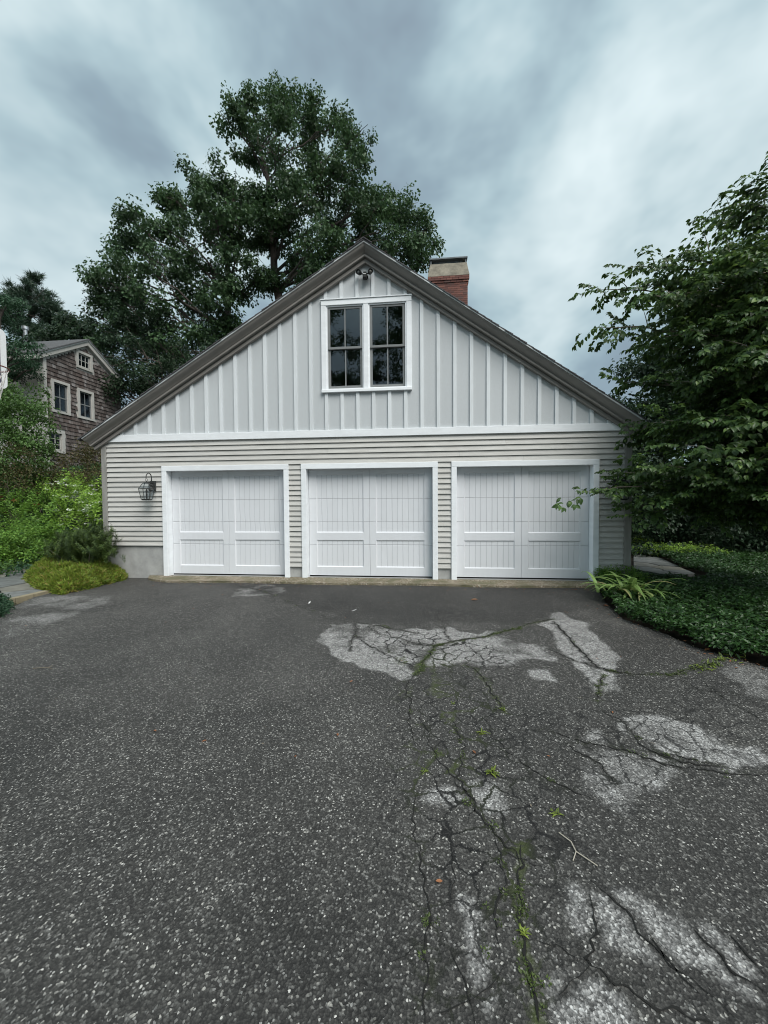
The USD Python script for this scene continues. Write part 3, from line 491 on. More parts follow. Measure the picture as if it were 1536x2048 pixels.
# garage doors
def garage_door(x0):
    dr = part('garage_door', garage)
    x1 = x0 + DW
    cols = [(x0 + 0.155, x0 + 1.095), (x0 + 1.345, x0 + 2.285)]
    secs = [(0.012, 0.625), (0.625, 1.082), (1.082, 1.535), (1.535, 2.15)]
    pans = [(0.184, 0.717), (0.867, 2.022)]
    g = 0.0025
    YF, YP, YB = 0.150, 0.168, 0.20
    for s0, s1 in secs:
        obj('section_back', bx(x0 + 0.004, x1 - 0.004, YP + 0.004, YB, s0 + 0.001, s1 - 0.001), seam_dark, dr)
        a, b = s0 + g, s1 - g
        for xa, xb in ((x0 + 0.006, cols[0][0]), (cols[0][1], (cols[0][1] + cols[1][0]) / 2 - 0.002), ((cols[0][1] + cols[1][0]) / 2 + 0.002, cols[1][0]), (cols[1][1], x1 - 0.006)):
            obj('stile', bbx(xa, xb, YF, YP + 0.003, a, b, 0.0025), white_door, dr)
        rails = [(0.0, 0.184), (0.717, 0.867), (2.022, 2.2)]
        for r0, r1 in rails:
            ra, rb = max(r0, a), min(r1, b)
            if rb - ra > 0.01:
                for xa, xb in cols: obj('rail', bbx(xa, xb, YF, YP + 0.003, ra, rb, 0.0025), white_door, dr)
        for p0, p1 in pans:
            pa, pb = max(p0, a), min(p1, b)
            if pb - pa < 0.01: continue
            for xa, xb in cols:
                w = (xb - xa) / 9
                for k in range(9):
                    obj('plank', bbx(xa + k * w + 0.0018, xa + (k + 1) * w - 0.0018, YP, YP + 0.0035, pa, pb, 0.0022), white_door, dr)
    for p0, p1 in pans:
        for xa, xb in cols:
            t = 0.016
            tri = Polygon([(0, 0), (t, 0.012), (0, 0.0165)])
            # moulding round the panel: slanted strips between frame and planks
            zs = lambda z, s: ext(Polygon([(YF + 0.001, 0), (YP - 0.0005, 0), (YP - 0.0005, t)]), xb - xa, lambda v: np.stack([xa + v[:, 2], v[:, 0], z + s * v[:, 1]], 1))
            xsd = lambda x, s: ext(Polygon([(YF + 0.001, 0), (YP - 0.0005, 0), (YP - 0.0005, t)]), p1 - p0, lambda v: np.stack([x + s * v[:, 1], v[:, 0], p0 + v[:, 2]], 1))
            for m in (zs(p0, 1), zs(p1, -1), xsd(xa, 1), xsd(xb, -1)): obj('panel_moulding', m, white_door, dr)
    obj('bottom_seal', bx(x0 + 0.004, x1 - 0.004, 0.152, 0.198, -0.012, 0.011), rubber, dr)
    # casing and jambs
    cs = part('door_casing', garage)
    zt = 2.115
    for xa, xb in ((x0 - CS, x0), (x1, x1 + CS)): obj('side_casing', bbx(xa, xb, -0.020, 0.03, -0.012, zt), white_trim, cs)
    obj('head_casing', bbx(x0 - CS, x1 + CS, -0.022, 0.03, zt, 2.216), white_trim, cs)
    for xa, xb in ((x0 - 0.02, x0), (x1, x1 + 0.02)): obj('jamb', bx(xa, xb, 0.031, 0.21, -0.012, zt + 0.02), white_trim, cs)
    obj('head_jamb', bx(x0, x1, 0.031, 0.21, zt + 0.001, zt + 0.021), white_trim, cs)
for d in doors_x: garage_door(d)

# gable window: two double-hung sashes under one casing
win = part('gable_window', garage)
WC = 0.10
obj('casing', bbx(WX0, WX1, -0.030, 0.03, WZ1 - WC, WZ1), white_trim, win)
obj('casing', bx(WX0 - 0.01, WX1 + 0.01, -0.045, -0.0, WZ1 + 0.001, WZ1 + 0.016), white_trim, win)
xm = (WX0 + WX1) / 2
for a, b in ((WX0, WX0 + WC), (xm - 0.048, xm + 0.048), (WX1 - WC, WX1)): obj('casing', bbx(a, b, -0.026, 0.03, WZ0 + 0.056, WZ1 - WC - 0.001), white_trim, win)
obj('sill', bbx(WX0 - 0.0, WX1 + 0.0, -0.050, 0.05, WZ0, WZ0 + 0.055), white_trim, win)
for a, b in ((WX0 + WC, xm - 0.048), (xm + 0.048, WX1 - WC)):
    z0, z1, zm = WZ0 + 0.056, WZ1 - WC - 0.001, (WZ0 + WZ1) / 2 - 0.025
    fr = [bx(a, a + 0.022, -0.008, 0.08, z0, z1), bx(b - 0.022, b, -0.008, 0.08, z0, z1), bx(a + 0.022, b - 0.022, -0.008, 0.08, z1 - 0.022, z1), bx(a + 0.022, b - 0.022, -0.008, 0.08, z0, z0 + 0.022)]
    obj('window_frame', cat(fr), white_trim, win)
    for (s0, s1, yy) in ((z0 + 0.022, zm + 0.022, 0.036), (zm - 0.018, z1 - 0.022, 0.008)):
        l, r, t, bt = a + 0.022, b - 0.022, 0.048, 0.060 if s0 < zm - 0.1 else 0.042
        q = [bx(l, l + t, yy, yy + 0.026, s0, s1), bx(r - t, r, yy, yy + 0.026, s0, s1), bx(l + t, r - t, yy, yy + 0.026, s1 - 0.042, s1), bx(l + t, r - t, yy, yy + 0.026, s0, s0 + bt), bx((l + r) / 2 - 0.011, (l + r) / 2 + 0.011, yy, yy + 0.026, s0 + bt, s1 - 0.042)]
        obj('sash', cat(q), sash_grey, win)
        for xa, xb in ((l + t, (l + r) / 2 - 0.011), ((l + r) / 2 + 0.011, r - t)):
            obj('pane', bx(xa, xb, yy + 0.012, yy + 0.016, s0 + bt, s1 - 0.042), window_glass, win)
# chimney
CD = 13.5
c0, c1 = at_d(859, 640, CD), at_d(935.5, 640, CD)
YC = (c0[1] + c1[1]) / 2
cx0, cx1 = at_y(859, 640, YC)[0], at_y(935.5, 640, YC)[0]
zc_brick = at_y(895, 553, YC)[2]; zc_cap = at_y(895, 523.5, YC)[2]; zc_top = at_y(895, 513.5, YC)[2]
chim = part('chimney', garage)
CDp = 0.9
obj('mortar_core', bx(cx0 + 0.012, cx1 - 0.012, YC + 0.012, YC + CDp - 0.012, 3.5, zc_brick - 0.01), mortar, chim)
rowh = 0.0715
nr = 24
for k in range(nr):
    zz = zc_brick - (k + 1) * rowh
    grow = 0.05 if k in (0, 1) else (0.025 if k == 2 else 0.0)
    x0, x1, y0, y1 = cx0 - grow, cx1 + grow, YC - grow, YC + CDp + grow
    off = 0.0 if k % 2 else -0.106
    x = x0 + off
    while x < x1 - 0.01:
        a, b = max(x + 0.005, x0), min(x + 0.208, x1)
        if b - a > 0.02: obj('brick', bx(a, b, y0 + rng.uniform(-0.002, 0.002), y0 + 0.09, zz + 0.005, zz + rowh - 0.005), brick_clay, chim)
        x += 0.213
    for xs_ in ((x0, x0 + 0.10), (x1 - 0.10, x1)):
        y = y0 + 0.095 + (0.106 if k % 2 else 0)
        while y < y1 - 0.1:
            obj('brick', bx(xs_[0], xs_[1], y + 0.005, min(y + 0.208, y1), zz + 0.005, zz + rowh - 0.005), brick_clay, chim); y += 0.213
capb = [(cx0 - 0.055, YC - 0.055), (cx1 + 0.055, YC - 0.055), (cx1 + 0.055, YC + CDp + 0.055), (cx0 - 0.055, YC + CDp + 0.055)]
capt = [(cx0 + 0.03, YC + 0.06), (cx1 - 0.03, YC + 0.06), (cx1 - 0.03, YC + CDp - 0.06), (cx0 + 0.03, YC + CDp - 0.06)]
v = [(x, y, zc_brick) for x, y in capb] + [(x, y, zc_cap - 0.02) for x, y in capt]
f = np.array([(0, 3, 2, 1), (4, 5, 6, 7)] + [(i, (i + 1) % 4, 4 + (i + 1) % 4, 4 + i) for i in range(4)])
cm = trimesh.Trimesh(np.array(v), np.vstack([f[:, [0, 1, 2]], f[:, [0, 2, 3]]]), process=False).subdivide().subdivide().subdivide()
vv = np.array(cm.vertices); vv += 0.02 * (np.stack([meshkit.fbm(vv * 4, 3, s) for s in (1, 2, 3)], 1) - 0.5)
obj('cap_concrete', trimesh.Trimesh(vv, cm.faces, process=False), cap_concrete, chim)
cx0t, cx1t = cx0 + 0.02, cx1 - 0.02
obj('flue', bx(cx0t + 0.13, cx1t - 0.13, YC + 0.16, YC + CDp - 0.16, zc_cap - 0.06, zc_top - 0.045), cap_metal, chim)
for xx in (cx0t + 0.02, cx1t - 0.06):
    for yy in (YC + 0.07, YC + CDp - 0.11): obj('cap_leg', bx(xx, xx + 0.04, yy, yy + 0.04, zc_cap - 0.06, zc_top - 0.03), cap_metal, chim)
obj('cap_lid', bx(cx0t - 0.02, cx1t + 0.02, YC + 0.03, YC + CDp - 0.03, zc_top - 0.045, zc_top), cap_metal, chim)

# ------------------------------------------------------------------ wall lanterns and security light
def lantern(loc, label, group):
    t = thing('wall_lantern', label, 'lantern', loc)
    obj('backplate', cat([bbx(-0.06, 0.06, -0.030, -0.007, -0.10, 0.10, 0.008), ]), verdigris, t)
    obj('mount_cup', trimesh.creation.capsule(height=0.07, radius=0.045).apply_translation([0, -0.075, -0.035]), verdigris, t, smooth=True)
    ang = np.linspace(0, math.pi * 1.05, 15)
    arm = [(0, -0.03, 0.04), (0, -0.055, 0.08)] + [(0, -0.13 + 0.075 * math.cos(a), 0.165 + 0.085 * math.sin(a)) for a in ang]
    obj('scroll_arm', tube(arm, 0.009), verdigris, t, smooth=True)
    Cy = -0.20
    th = np.linspace(0, 2 * math.pi, 15)
    obj('ring', cat([tube([(0.025 * math.cos(a), Cy, 0.115 + 0.025 * math.sin(a)) for a in th], 0.005, 5), tube([(0, Cy, 0.09), (0, Cy, 0.06)], 0.006, 5), tube([(0, Cy, 0.075), (0, -0.03, 0.06)], 0.012, 6)]), verdigris, t, smooth=True)
    def frust(z0, r0, z1, r1):
        c = [(math.cos(a), math.sin(a)) for a in (math.pi / 4 + 0.30 + k * math.pi / 2 for k in range(4))]
        return [(r0 * x, Cy + r0 * y, z0) for x, y in c], [(r1 * x, Cy + r1 * y, z1) for x, y in c]
    lo, mi = frust(-0.27, 0.102, -0.06, 0.150); _, hi = frust(0, 0, 0.045, 0.07)
    m = trimesh.convex.convex_hull(np.array(hi + [(x * 0.75, Cy + (y - Cy) * 0.75, 0.062) for x, y, z in hi])); obj('cap', m, verdigris, t)
    bars = []
    for i in range(4):
        j = (i + 1) % 4
        for a, b in ((lo[i], mi[i]), (mi[i], hi[i]), (lo[i], lo[j]), (mi[i], mi[j]), (hi[i], hi[j])): bars.append(tube([a, np.mean([a, b], 0), b], 0.0065, 5))
    obj('cage', cat(bars), verdigris, t)
    for i in range(4):
        j = (i + 1) % 4
        for A, B, C_, D_ in ((lo[i], lo[j], mi[j], mi[i]), (mi[i], mi[j], hi[j], hi[i])):
            q = np.array([A, B, C_, D_]); n = np.cross(q[1] - q[0], q[2] - q[0]); n /= np.linalg.norm(n)
            obj('glass_pane', trimesh.convex.convex_hull(np.vstack([q - n * 0.0015, q + n * 0.0015])), lantern_glass, t)
    obj('base', trimesh.convex.convex_hull(np.array(lo + [(x * 0.8, Cy + (y - Cy) * 0.8, -0.29) for x, y, z in lo])), verdigris, t)
    obj('candle_tube', cat([trimesh.creation.cylinder(radius=0.014, height=0.10, sections=10).apply_translation([0, Cy, -0.21]), lathe([(0, -0.16), (0.014, -0.15), (0.02, -0.12), (0.008, -0.07), (0, -0.055)], 10).apply_translation([0, Cy, 0])]), dark_metal, t, smooth=30)
lp = at_y(307, 972, 0.0)
lantern((lp[0], 0, lp[2]), 'metal wall lantern left of the first garage door on grey clapboards', 'lanterns on the garage front')
lp2 = at_y(1232, 968, 0.0)
lantern((lp2[0], 0, lp2[2]), 'metal wall lantern right of the third door half hidden by dogwood leaves', 'lanterns on the garage front')
sp = at_y(731, 554, -0.0)
sl = thing('security_light', 'black twin-lamp security floodlight under the gable peak', 'floodlight', (sp[0], 0.0, sp[2]))
obj('wall_box', lathe([(0, 0), (0.05, 0), (0.05, 0.02), (0.035, 0.035), (0, 0.035)], 20).apply_transform(trimesh.transformations.rotation_matrix(math.pi / 2, [1, 0, 0])).apply_translation([0, 0.011, 0.0]), dark_metal, sl, smooth=35)
obj('body', cat([bbx(-0.03, 0.03, -0.10, -0.02, -0.02, 0.05, 0.008)]), dark_metal, sl)
for s in (-1, 1):
    hd = part('lamp_head', sl)
    R = trimesh.transformations.rotation_matrix(math.pi / 2 + 0.15, [1, 0, 0]); R2 = trimesh.transformations.rotation_matrix(s * 0.35, [0, 0, 1])
    def tf(m): m.apply_transform(R); m.apply_transform(R2); m.apply_translation([s * 0.085, -0.06, 0.035]); return m
    obj('hood', tf(lathe([(0, 0), (0.03, 0.0), (0.042, 0.03), (0.046, 0.10), (0.040, 0.10), (0.036, 0.07), (0, 0.07)], 20)), dark_metal, hd, smooth=35)
    obj('lens', tf(lathe([(0, 0.071), (0.020, 0.072), (0.028, 0.078), (0.012, 0.090), (0, 0.092)], 16)), bulb_glass, hd, smooth=True)
    obj('stem', tube([(s * 0.02, -0.05, 0.03), (s * 0.07, -0.05, 0.035)], 0.012), dark_metal, hd)
obj('motion_sensor', cat([bbx(-0.035, 0.035, -0.14, -0.05, -0.085, -0.01, 0.012), lathe([(0, 0), (0.03, 0), (0.025, 0.015), (0, 0.02)], 14).apply_transform(trimesh.transformations.rotation_matrix(math.pi, [1, 0, 0])).apply_translation([0, -0.10, -0.085])]), dark_metal, sl)
obj('sensor_stripe', bx(-0.028, 0.028, -0.143, -0.139, -0.022, -0.012), white_plastic, sl)

# ------------------------------------------------------------------ foliage builders
def leaf(L, wd, nseg=3, droop=0.6, fold=0.18, start=0.1, tip=0.9):
    """a leaf along +x from the origin, drooping by curvature, folded at the midrib"""
    s = np.linspace(0, 1, nseg + 1); ang = -(start + droop * s); ds = L / nseg
    px_ = np.concatenate([[0], np.cumsum(np.cos(ang[:-1]) * ds)]); pz = np.concatenate([[0], np.cumsum(np.sin(ang[:-1]) * ds)])
    w = wd * 0.5 * np.sin(np.pi * np.clip(s ** 0.8, 0, 1)) ** tip; w[0] = wd * 0.06; w[-1] = 0.0
    c = np.stack([px_, 0 * s, pz], 1); l = c + np.stack([0 * s, w, w * fold * 2], 1); r = c + np.stack([0 * s, -w, w * fold * 2], 1)
    v = np.vstack([c, l, r]); n = nseg + 1; f = []
    for i in range(nseg):
        f += [(i, i + 1, n + i + 1), (i, n + i + 1, n + i), (i, 2 * n + i, 2 * n + i + 1), (i, 2 * n + i + 1, i + 1)]
    return v, np.array(f)
def lobed_leaf(L, wd):
    o = np.array([(0, 0.06), (0.28, 0.34), (0.42, 0.16), (0.66, 0.46), (1, 0)]); o[:, 0] *= L; o[:, 1] *= wd
    up_ = np.column_stack([o[:, 0], o[:, 1], -0.25 * o[:, 0] ** 2 / L + 0.12 * o[:, 1]]); dn = up_[:-1] * [1, -1, 1]
    v = np.vstack([up_, dn, [(0.45 * L, 0, -0.06 * L)]]); c = len(v) - 1; n = len(up_)
    ring = list(range(n)) + [n + k for k in range(n - 2, -1, -1)]
    f = [(c, ring[(i + 1) % len(ring)], ring[i]) for i in range(len(ring))]
    return v, np.array(f)
def Rz(a): c, s = np.cos(a), np.sin(a); return np.array([[c, -s, 0], [s, c, 0], [0, 0, 1]])
def Ry(a): c, s = np.cos(a), np.sin(a); return np.array([[c, 0, s], [0, 1, 0], [-s, 0, c]])
def Rx(a): c, s = np.cos(a), np.sin(a); return np.array([[1, 0, 0], [0, c, -s], [0, s, c]])
class Tinted(tuple):
    tone = None
class Soup:
    def __init__(s): s.v, s.f, s.n, s.t, s.k = [], [], 0, [], 0
    def add(s, v, f, R=None, t=(0, 0, 0), k=1.0):
        v = np.asarray(v) * k
        if R is not None: v = v @ R.T
        s.v.append(v + np.asarray(t)); s.f.append(np.asarray(f) + s.n); s.n += len(v); s.k += 1; s.t.append(np.full(len(v), (s.k * 0.61803 + 0.37 * math.sin(s.k * 7.3)) % 1.0))
    def tm(s, m): s.add(m.vertices, m.faces)
    def mesh(s):
        m = Tinted((np.vstack(s.v), np.vstack(s.f))); m.tone = np.concatenate(s.t); return m
def ball_cluster(seed, n, R, leaf_fn, flat=0.8, pitch=(-0.3, 0.7)):
    r = np.random.default_rng(seed); S = Soup()
    for _ in range(n):
        d = r.normal(size=3); d /= np.linalg.norm(d); p = d * R * r.random() ** 0.45 * [1, 1, flat]
        yaw = math.atan2(d[1], d[0]) + r.normal(0, 0.6)
        v, f = leaf_fn(r)
        S.add(v, f, Rz(yaw) @ Ry(r.uniform(*pitch)) @ Rx(r.normal(0, 0.5)), p)
    return S.mesh()
def spray(seed, length=0.42, pairs=7, Ll=0.105, wl=0.06, twigr=0.003):
    """a dogwood twig along +x: opposite drooping leaves and short side shoots"""
    r = np.random.default_rng(seed); S = Soup()
    path = np.array([(length * t, 0.03 * math.sin(3 * t + seed), 0.06 * t - 0.09 * t * t) for t in np.linspace(0, 1, 6)])
    def put(p, yaw, k=1.0):
        v, f = leaf(Ll * k, wl * k, 4, r.uniform(0.7, 1.3), 0.16, r.uniform(0.0, 0.5)); S.add(v, f, Rz(yaw) @ Rx(r.normal(0, 0.25)), p)
    for i in range(pairs):
        t = (i + 0.6) / pairs; p = np.array([np.interp(t, np.linspace(0, 1, 6), path[:, c]) for c in range(3)])
        for sd in (-1, 1):
            if r.random() < 0.45 and i < pairs - 1:
                q = p + np.array([0.05, sd * 0.09, 0.01]) * r.uniform(0.7, 1.4)
                for a in (0.2, 1.1, -0.7): put(q, sd * (0.7 + a) + r.normal(0, 0.15), r.uniform(0.75, 1.05))
            else: put(p, sd * r.uniform(0.7, 1.3), r.uniform(0.8, 1.15))
    put(path[-1], r.normal(0, 0.2), 1.0); put(path[-1], 0.6, 0.8); put(path[-1], -0.6, 0.8)
    return S.mesh()
def needle_tuft(seed, n, L, w, spread=0.9, up=0.4):
    r = np.random.default_rng(seed); S = Soup()
    for _ in range(n):
        yaw = r.uniform(0, 2 * math.pi); el = r.uniform(up - spread, up + spread)
        l = L * r.uniform(0.6, 1.2)
        v = np.array([(0, -w / 2, 0), (0, w / 2, 0), (l * 0.6, w * 0.45, 0.01 * l), (l * 0.6, -w * 0.45, 0.01 * l), (l, 0, -0.06 * l)]); f = np.array([(0, 1, 2), (0, 2, 3), (3, 2, 4)])
        S.add(v, f, Rz(yaw) @ Ry(-el) @ Rx(r.uniform(0, 3)), r.normal(0, L * 0.12, 3))
    return S.mesh()
def sprig(seed, n, H, leaf_fn, lean=0.35):
    """an upright leafy shoot"""
    r = np.random.default_rng(seed); S = Soup(); bend = r.normal(0, lean, 2) * H
    for i in range(n):
        t = (i + 1) / n; p = np.array([bend[0] * t * t, bend[1] * t * t, H * t])
        v, f = leaf_fn(r); S.add(v, f, Rz(i * 2.4 + r.normal(0, 0.3)) @ Ry(r.uniform(-0.5, 0.25) - 0.4 * t), p, 1.05 - 0.35 * t)
    return S.mesh()
def quat_from(yaw, pitch, roll):
    cy, sy, cp, sp_, cr, sr = np.cos(yaw / 2), np.sin(yaw / 2), np.cos(pitch / 2), np.sin(pitch / 2), np.cos(roll / 2), np.sin(roll / 2)
    return np.stack([cr * cp * cy + sr * sp_ * sy, sr * cp * cy - cr * sp_ * sy, cr * sp_ * cy + sr * cp * sy, cr * cp * sy - sr * sp_ * cy], 1)
def scatter(name, protos, mat, pts, yaw, pitch, roll, scale, parent=None, seed=0, **tags):
    path = npath(name, parent); pi = UsdGeom.PointInstancer.Define(stage, path); r = np.random.default_rng(seed)
    tg = []
    for k, m in enumerate(protos):
        mt = mat[k] if isinstance(mat, (list, tuple)) else mat
        tint(usdkit.mesh(stage, f'{path}/leaf_cluster_{k:03d}', m, mt, smooth=False).GetPrim(), m); tg.append(Sdf.Path(f'{path}/leaf_cluster_{k:03d}'))
    pi.CreatePrototypesRel().SetTargets(tg); n = len(pts)
    pts = np.asarray(pts, np.float32)
    pi.CreatePositionsAttr(Vt.Vec3fArray.FromNumpy(pts))
    idx = tags.pop('idx', None)
    if idx is None: idx = r.integers(0, len(protos), n)
    pi.CreateProtoIndicesAttr(Vt.IntArray.FromNumpy(np.asarray(idx, np.int32)))
    q = quat_from(np.broadcast_to(yaw, (n,)), np.broadcast_to(pitch, (n,)), np.broadcast_to(roll, (n,)))
    pi.CreateOrientationsAttr(Vt.QuathArray([Gf.Quath(float(a), float(b), float(c), float(d)) for a, b, c, d in q]))
    s = np.broadcast_to(np.asarray(scale, np.float32).reshape(-1, 1) if np.ndim(scale) else scale, (n, 3)).astype(np.float32)
    pi.CreateScalesAttr(Vt.Vec3fArray.FromNumpy(np.ascontiguousarray(s)))
    return tag(pi.GetPrim(), **tags)
oak_protos = [ball_cluster(s, 34, 0.42, lambda r: lobed_leaf(0.155 * r.uniform(0.7, 1.15), 0.14 * r.uniform(0.8, 1.1)), 0.75, (0.0, 1.1)) for s in range(5)]
broad_protos = [ball_cluster(40 + s, 26, 0.30, lambda r: leaf(0.12 * r.uniform(0.7, 1.2), 0.07, 2, 0.6, 0.15), 0.7, (0.0, 0.9)) for s in range(4)]
small_protos = [ball_cluster(60 + s, 34, 0.16, lambda r: leaf(0.055 * r.uniform(0.7, 1.2), 0.032, 2, 0.4, 0.15), 0.8, (-0.6, 0.6)) for s in range(4)]
tiny_protos = [ball_cluster(80 + s, 40, 0.10, lambda r: leaf(0.026 * r.uniform(0.7, 1.2), 0.016, 2, 0.4, 0.15), 0.8, (-0.8, 0.5)) for s in range(4)]
spray_protos = [spray(100 + s) for s in range(6)]
pine_protos = [needle_tuft(s, 40, 0.34, 0.022, 0.9, 0.2) for s in range(3)]
yew_protos = [sprig(120 + s, 44, 0.20, lambda r: leaf(0.055, 0.017, 2, 0.2, 0.1), 0.3) for s in range(4)]
heath_protos = [needle_tuft(20 + s, 34, 0.088, 0.012, 0.65, 0.65) for s in range(4)]
phlox_protos = [sprig(140 + s, 16, 0.42, lambda r: leaf(0.13 * r.uniform(0.7, 1.1), 0.042, 3, 0.5, 0.2), 0.25) for s in range(4)]
pachy_protos = [ball_cluster(160 + s, 14, 0.045, lambda r: leaf(0.05 * r.uniform(0.7, 1.15), 0.024, 3, 0.5, 0.15), 0.5, (-0.7, 0.35)) for s in range(4)]

def clump_points(clumps, dens, r, shell=0.45):
    """clumps: (centre, radius xyz); dens per square metre of radius"""
    P, D = [], []
    for c, rad in clumps:
        rad = np.broadcast_to(rad, (3,)); n = max(int(dens * (rad[0] * rad[1] * rad[2]) ** (2 / 3)), 3)
        d = r.normal(size=(n, 3)); d /= np.linalg.norm(d, axis=1, keepdims=True)
        k = shell + (1 - shell) * r.random(n) ** 0.6
        k *= 0.82 + 0.36 * meshkit.noise(d * 2.3 + np.asarray(c) * 1.7)
        P.append(np.asarray(c) + d * k[:, None] * rad); D.append(d)
    return np.vstack(P), np.vstack(D)
def limb(a, b, r0, r1, seed, sag=0.0, n=9, wig=0.05):
    rr = np.random.default_rng(seed); t = np.linspace(0, 1, n)[:, None]; a, b = np.asarray(a, float), np.asarray(b, float); L = np.linalg.norm(b - a)
    p = a + (b - a) * t + np.array([0, 0, 1.0]) * (sag * L * np.sin(np.pi * t)) + rr.normal(0, wig * L / 3, (n, 3)) * np.sin(np.pi * t)
    return tube(p, np.linspace(r0, r1, n), 6)
def tree(name, label, base, clumps, dens, protos, mat, trunk_r, fork=0.35, seed=1, limbs_every=1, scale=(0.8, 1.3), pitch=0.35, group=None, barkm=None, top=None):
    r = np.random.default_rng(seed); base = np.asarray(base, float)
    t = thing(name, label, 'tree', base, group=group)
    cs = np.array([c for c, _ in clumps]) - base
    topc = cs[np.argmax(cs[:, 2])] if top is None else np.asarray(top) - base
    n = 12; tt = np.linspace(0, 1, n)
    ctr = cs.mean(0)
    path = np.stack([topc[0] * tt ** 1.6 * 0.9, topc[1] * tt ** 1.6 * 0.9, topc[2] * tt], 1) + np.stack([r.normal(0, 0.12, n), r.normal(0, 0.12, n), 0 * tt], 1) * np.sin(np.pi * tt)[:, None]
    path[0, 2] -= 0.4
    obj('trunk', tube(path, trunk_r * (1 - 0.9 * tt ** 0.9) + 0.02, 10), barkm or bark, t, smooth=True)
    for k, c in enumerate(cs[::limbs_every]):
        zt = np.clip(c[2] - np.hypot(*(c[:2])) * r.uniform(0.35, 0.75), topc[2] * 0.12, topc[2] * 0.9)
        s = np.array([np.interp(zt, path[:, 2], path[:, i]) for i in range(3)]); rr0 = np.interp(zt, path[:, 2], trunk_r * (1 - 0.9 * tt ** 0.9) + 0.02) * 0.45
        m = [limb(s, c, rr0, 0.02, seed * 100 + k, 0.06)]
        for _ in range(3):
            e = c + r.normal(0, 0.55, 3) * np.broadcast_to(clumps[k * limbs_every][1], (3,)); s2 = s + (c - s) * r.uniform(0.5, 0.85)
            m.append(limb(s2, e, 0.035, 0.01, seed * 1000 + k, 0.05, 6))
        obj('limb', cat(m), barkm or bark, t, smooth=True)
    fine = []
    for c, (_, rad) in zip(cs, clumps):
        rad = np.broadcast_to(rad, (3,))
        for _k in range(9):
            d = r.normal(size=3); d /= np.linalg.norm(d); d[2] = d[2] * 0.8 + 0.1
            q = r.uniform(0.28, 0.50); fine.append((c + d * rad * r.uniform(0.45, 1.05), rad * q * np.array([1.1, 1.1, 0.75])))
    P, D = clump_points(fine, dens, r, 0.3)
    nP = len(P)
    scatter('crown', protos, mat, P, np.arctan2(D[:, 1], D[:, 0]), r.normal(0, pitch, nP), r.normal(0, pitch, nP), r.uniform(*scale, nP), t, seed)
    return t
def pxclumps(L, D, ry=1.0, sc=1.0):
    """(px, py, r px[, depth offset]) on the photograph -> a sphere at its own distance"""
    out = []
    for q in L:
        d = D + (q[3] if len(q) > 3 else 0); r = q[2] / 770 * d * sc; out.append((at_d(q[0], q[1], d), np.array([r, r * ry, r * 0.88])))
    return out

# ------------------------------------------------------------------ trees behind
oak_main = [(538, 205, 46), (500, 235, 46, 1), (575, 215, 40, -1), (625, 235, 44, 1), (675, 250, 44), (480, 255, 34, -1), (712, 285, 36, -1), (560, 280, 48, -2), (620, 300, 52, 2), (690, 320, 46, -2), (530, 310, 34, 2),
    (575, 345, 40, 1), (640, 365, 48, -1), (705, 372, 44, 1), (600, 410, 46, -2), (665, 425, 52, 2), (735, 410, 46, -1), (785, 415, 40, 1), (760, 460, 50, -1), (825, 445, 42), (852, 478, 32, 1), (805, 490, 42, -1),
    (700, 480, 50), (640, 490, 48, -2), (580, 470, 44, 1), (835, 520, 26, 1), (600, 540, 44, 1), (650, 560, 46, -1), (760, 520, 40, 1), (540, 395, 34), (560, 440, 40, -1), (530, 480, 40, 1), (545, 560, 30), (610, 590, 34), (500, 300, 30)]
oak_left = [(430, 365, 38), (390, 370, 34, -1), (470, 385, 36, 1), (425, 420, 46, -2), (370, 410, 38, 1), (490, 430, 40, -1), (445, 475, 46, 2), (390, 470, 46), (330, 455, 36, -1), (320, 500, 44, 2), (265, 450, 34), (245, 490, 34, 1), (280, 525, 46, -2),
    (350, 545, 48), (410, 545, 44, 1), (470, 520, 40, -1), (230, 545, 34, -1), (215, 600, 34), (260, 590, 44, 2), (310, 610, 46, -1), (375, 615, 46, 1), (430, 600, 34, -1), (245, 655, 44), (305, 680, 48, 1), (365, 690, 46, -1), (420, 670, 36), (215, 690, 34, 1), (520, 480, 34, 1), (455, 640, 26), (500, 395, 30), (480, 580, 26), (520, 560, 24), (340, 400, 26), (200, 560, 26), (440, 560, 40), (480, 470, 40)]
tree('oak_tree', 'tall leafy oak rising behind the garage roof, its crown the highest in view', (-6.4, 14.6, 3.0), pxclumps(oak_main, 22), 21, oak_protos, L_oak, 0.42, seed=3)
tree('oak_tree', 'broad oak behind the left roof slope, lower crown beside the tallest oak', (-10.2, 14.0, 3.0), pxclumps(oak_left, 21.5), 18, oak_protos, L_oak, 0.36, seed=4)
# dark understorey between the house and the garage roof, and woods behind
under = [(225, 600, 44, 3), (270, 640, 44, 2), (330, 650, 46, 2), (225, 660, 40, 3), (300, 700, 46, 2), (360, 720, 46, 2), (250, 690, 40), (285, 760, 40), (225, 780, 34), (240, 830, 28, 1), (410, 640, 36, 3), (235, 740, 40, 2), (290, 740, 44), (330, 750, 40, 1), (255, 790, 36), (215, 640, 30, 3), (200, 720, 26, 3), (385, 740, 40), (440, 700, 34, 1)]
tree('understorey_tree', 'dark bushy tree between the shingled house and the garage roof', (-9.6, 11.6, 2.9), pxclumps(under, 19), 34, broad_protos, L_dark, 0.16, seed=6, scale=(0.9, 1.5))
pine = [(62, 560, 20, 1), (50, 585, 26), (80, 590, 26, 1), (95, 610, 26), (40, 615, 34, 1), (75, 630, 36), (110, 640, 26, 1), (55, 655, 36), (100, 670, 34), (20, 645, 30)]
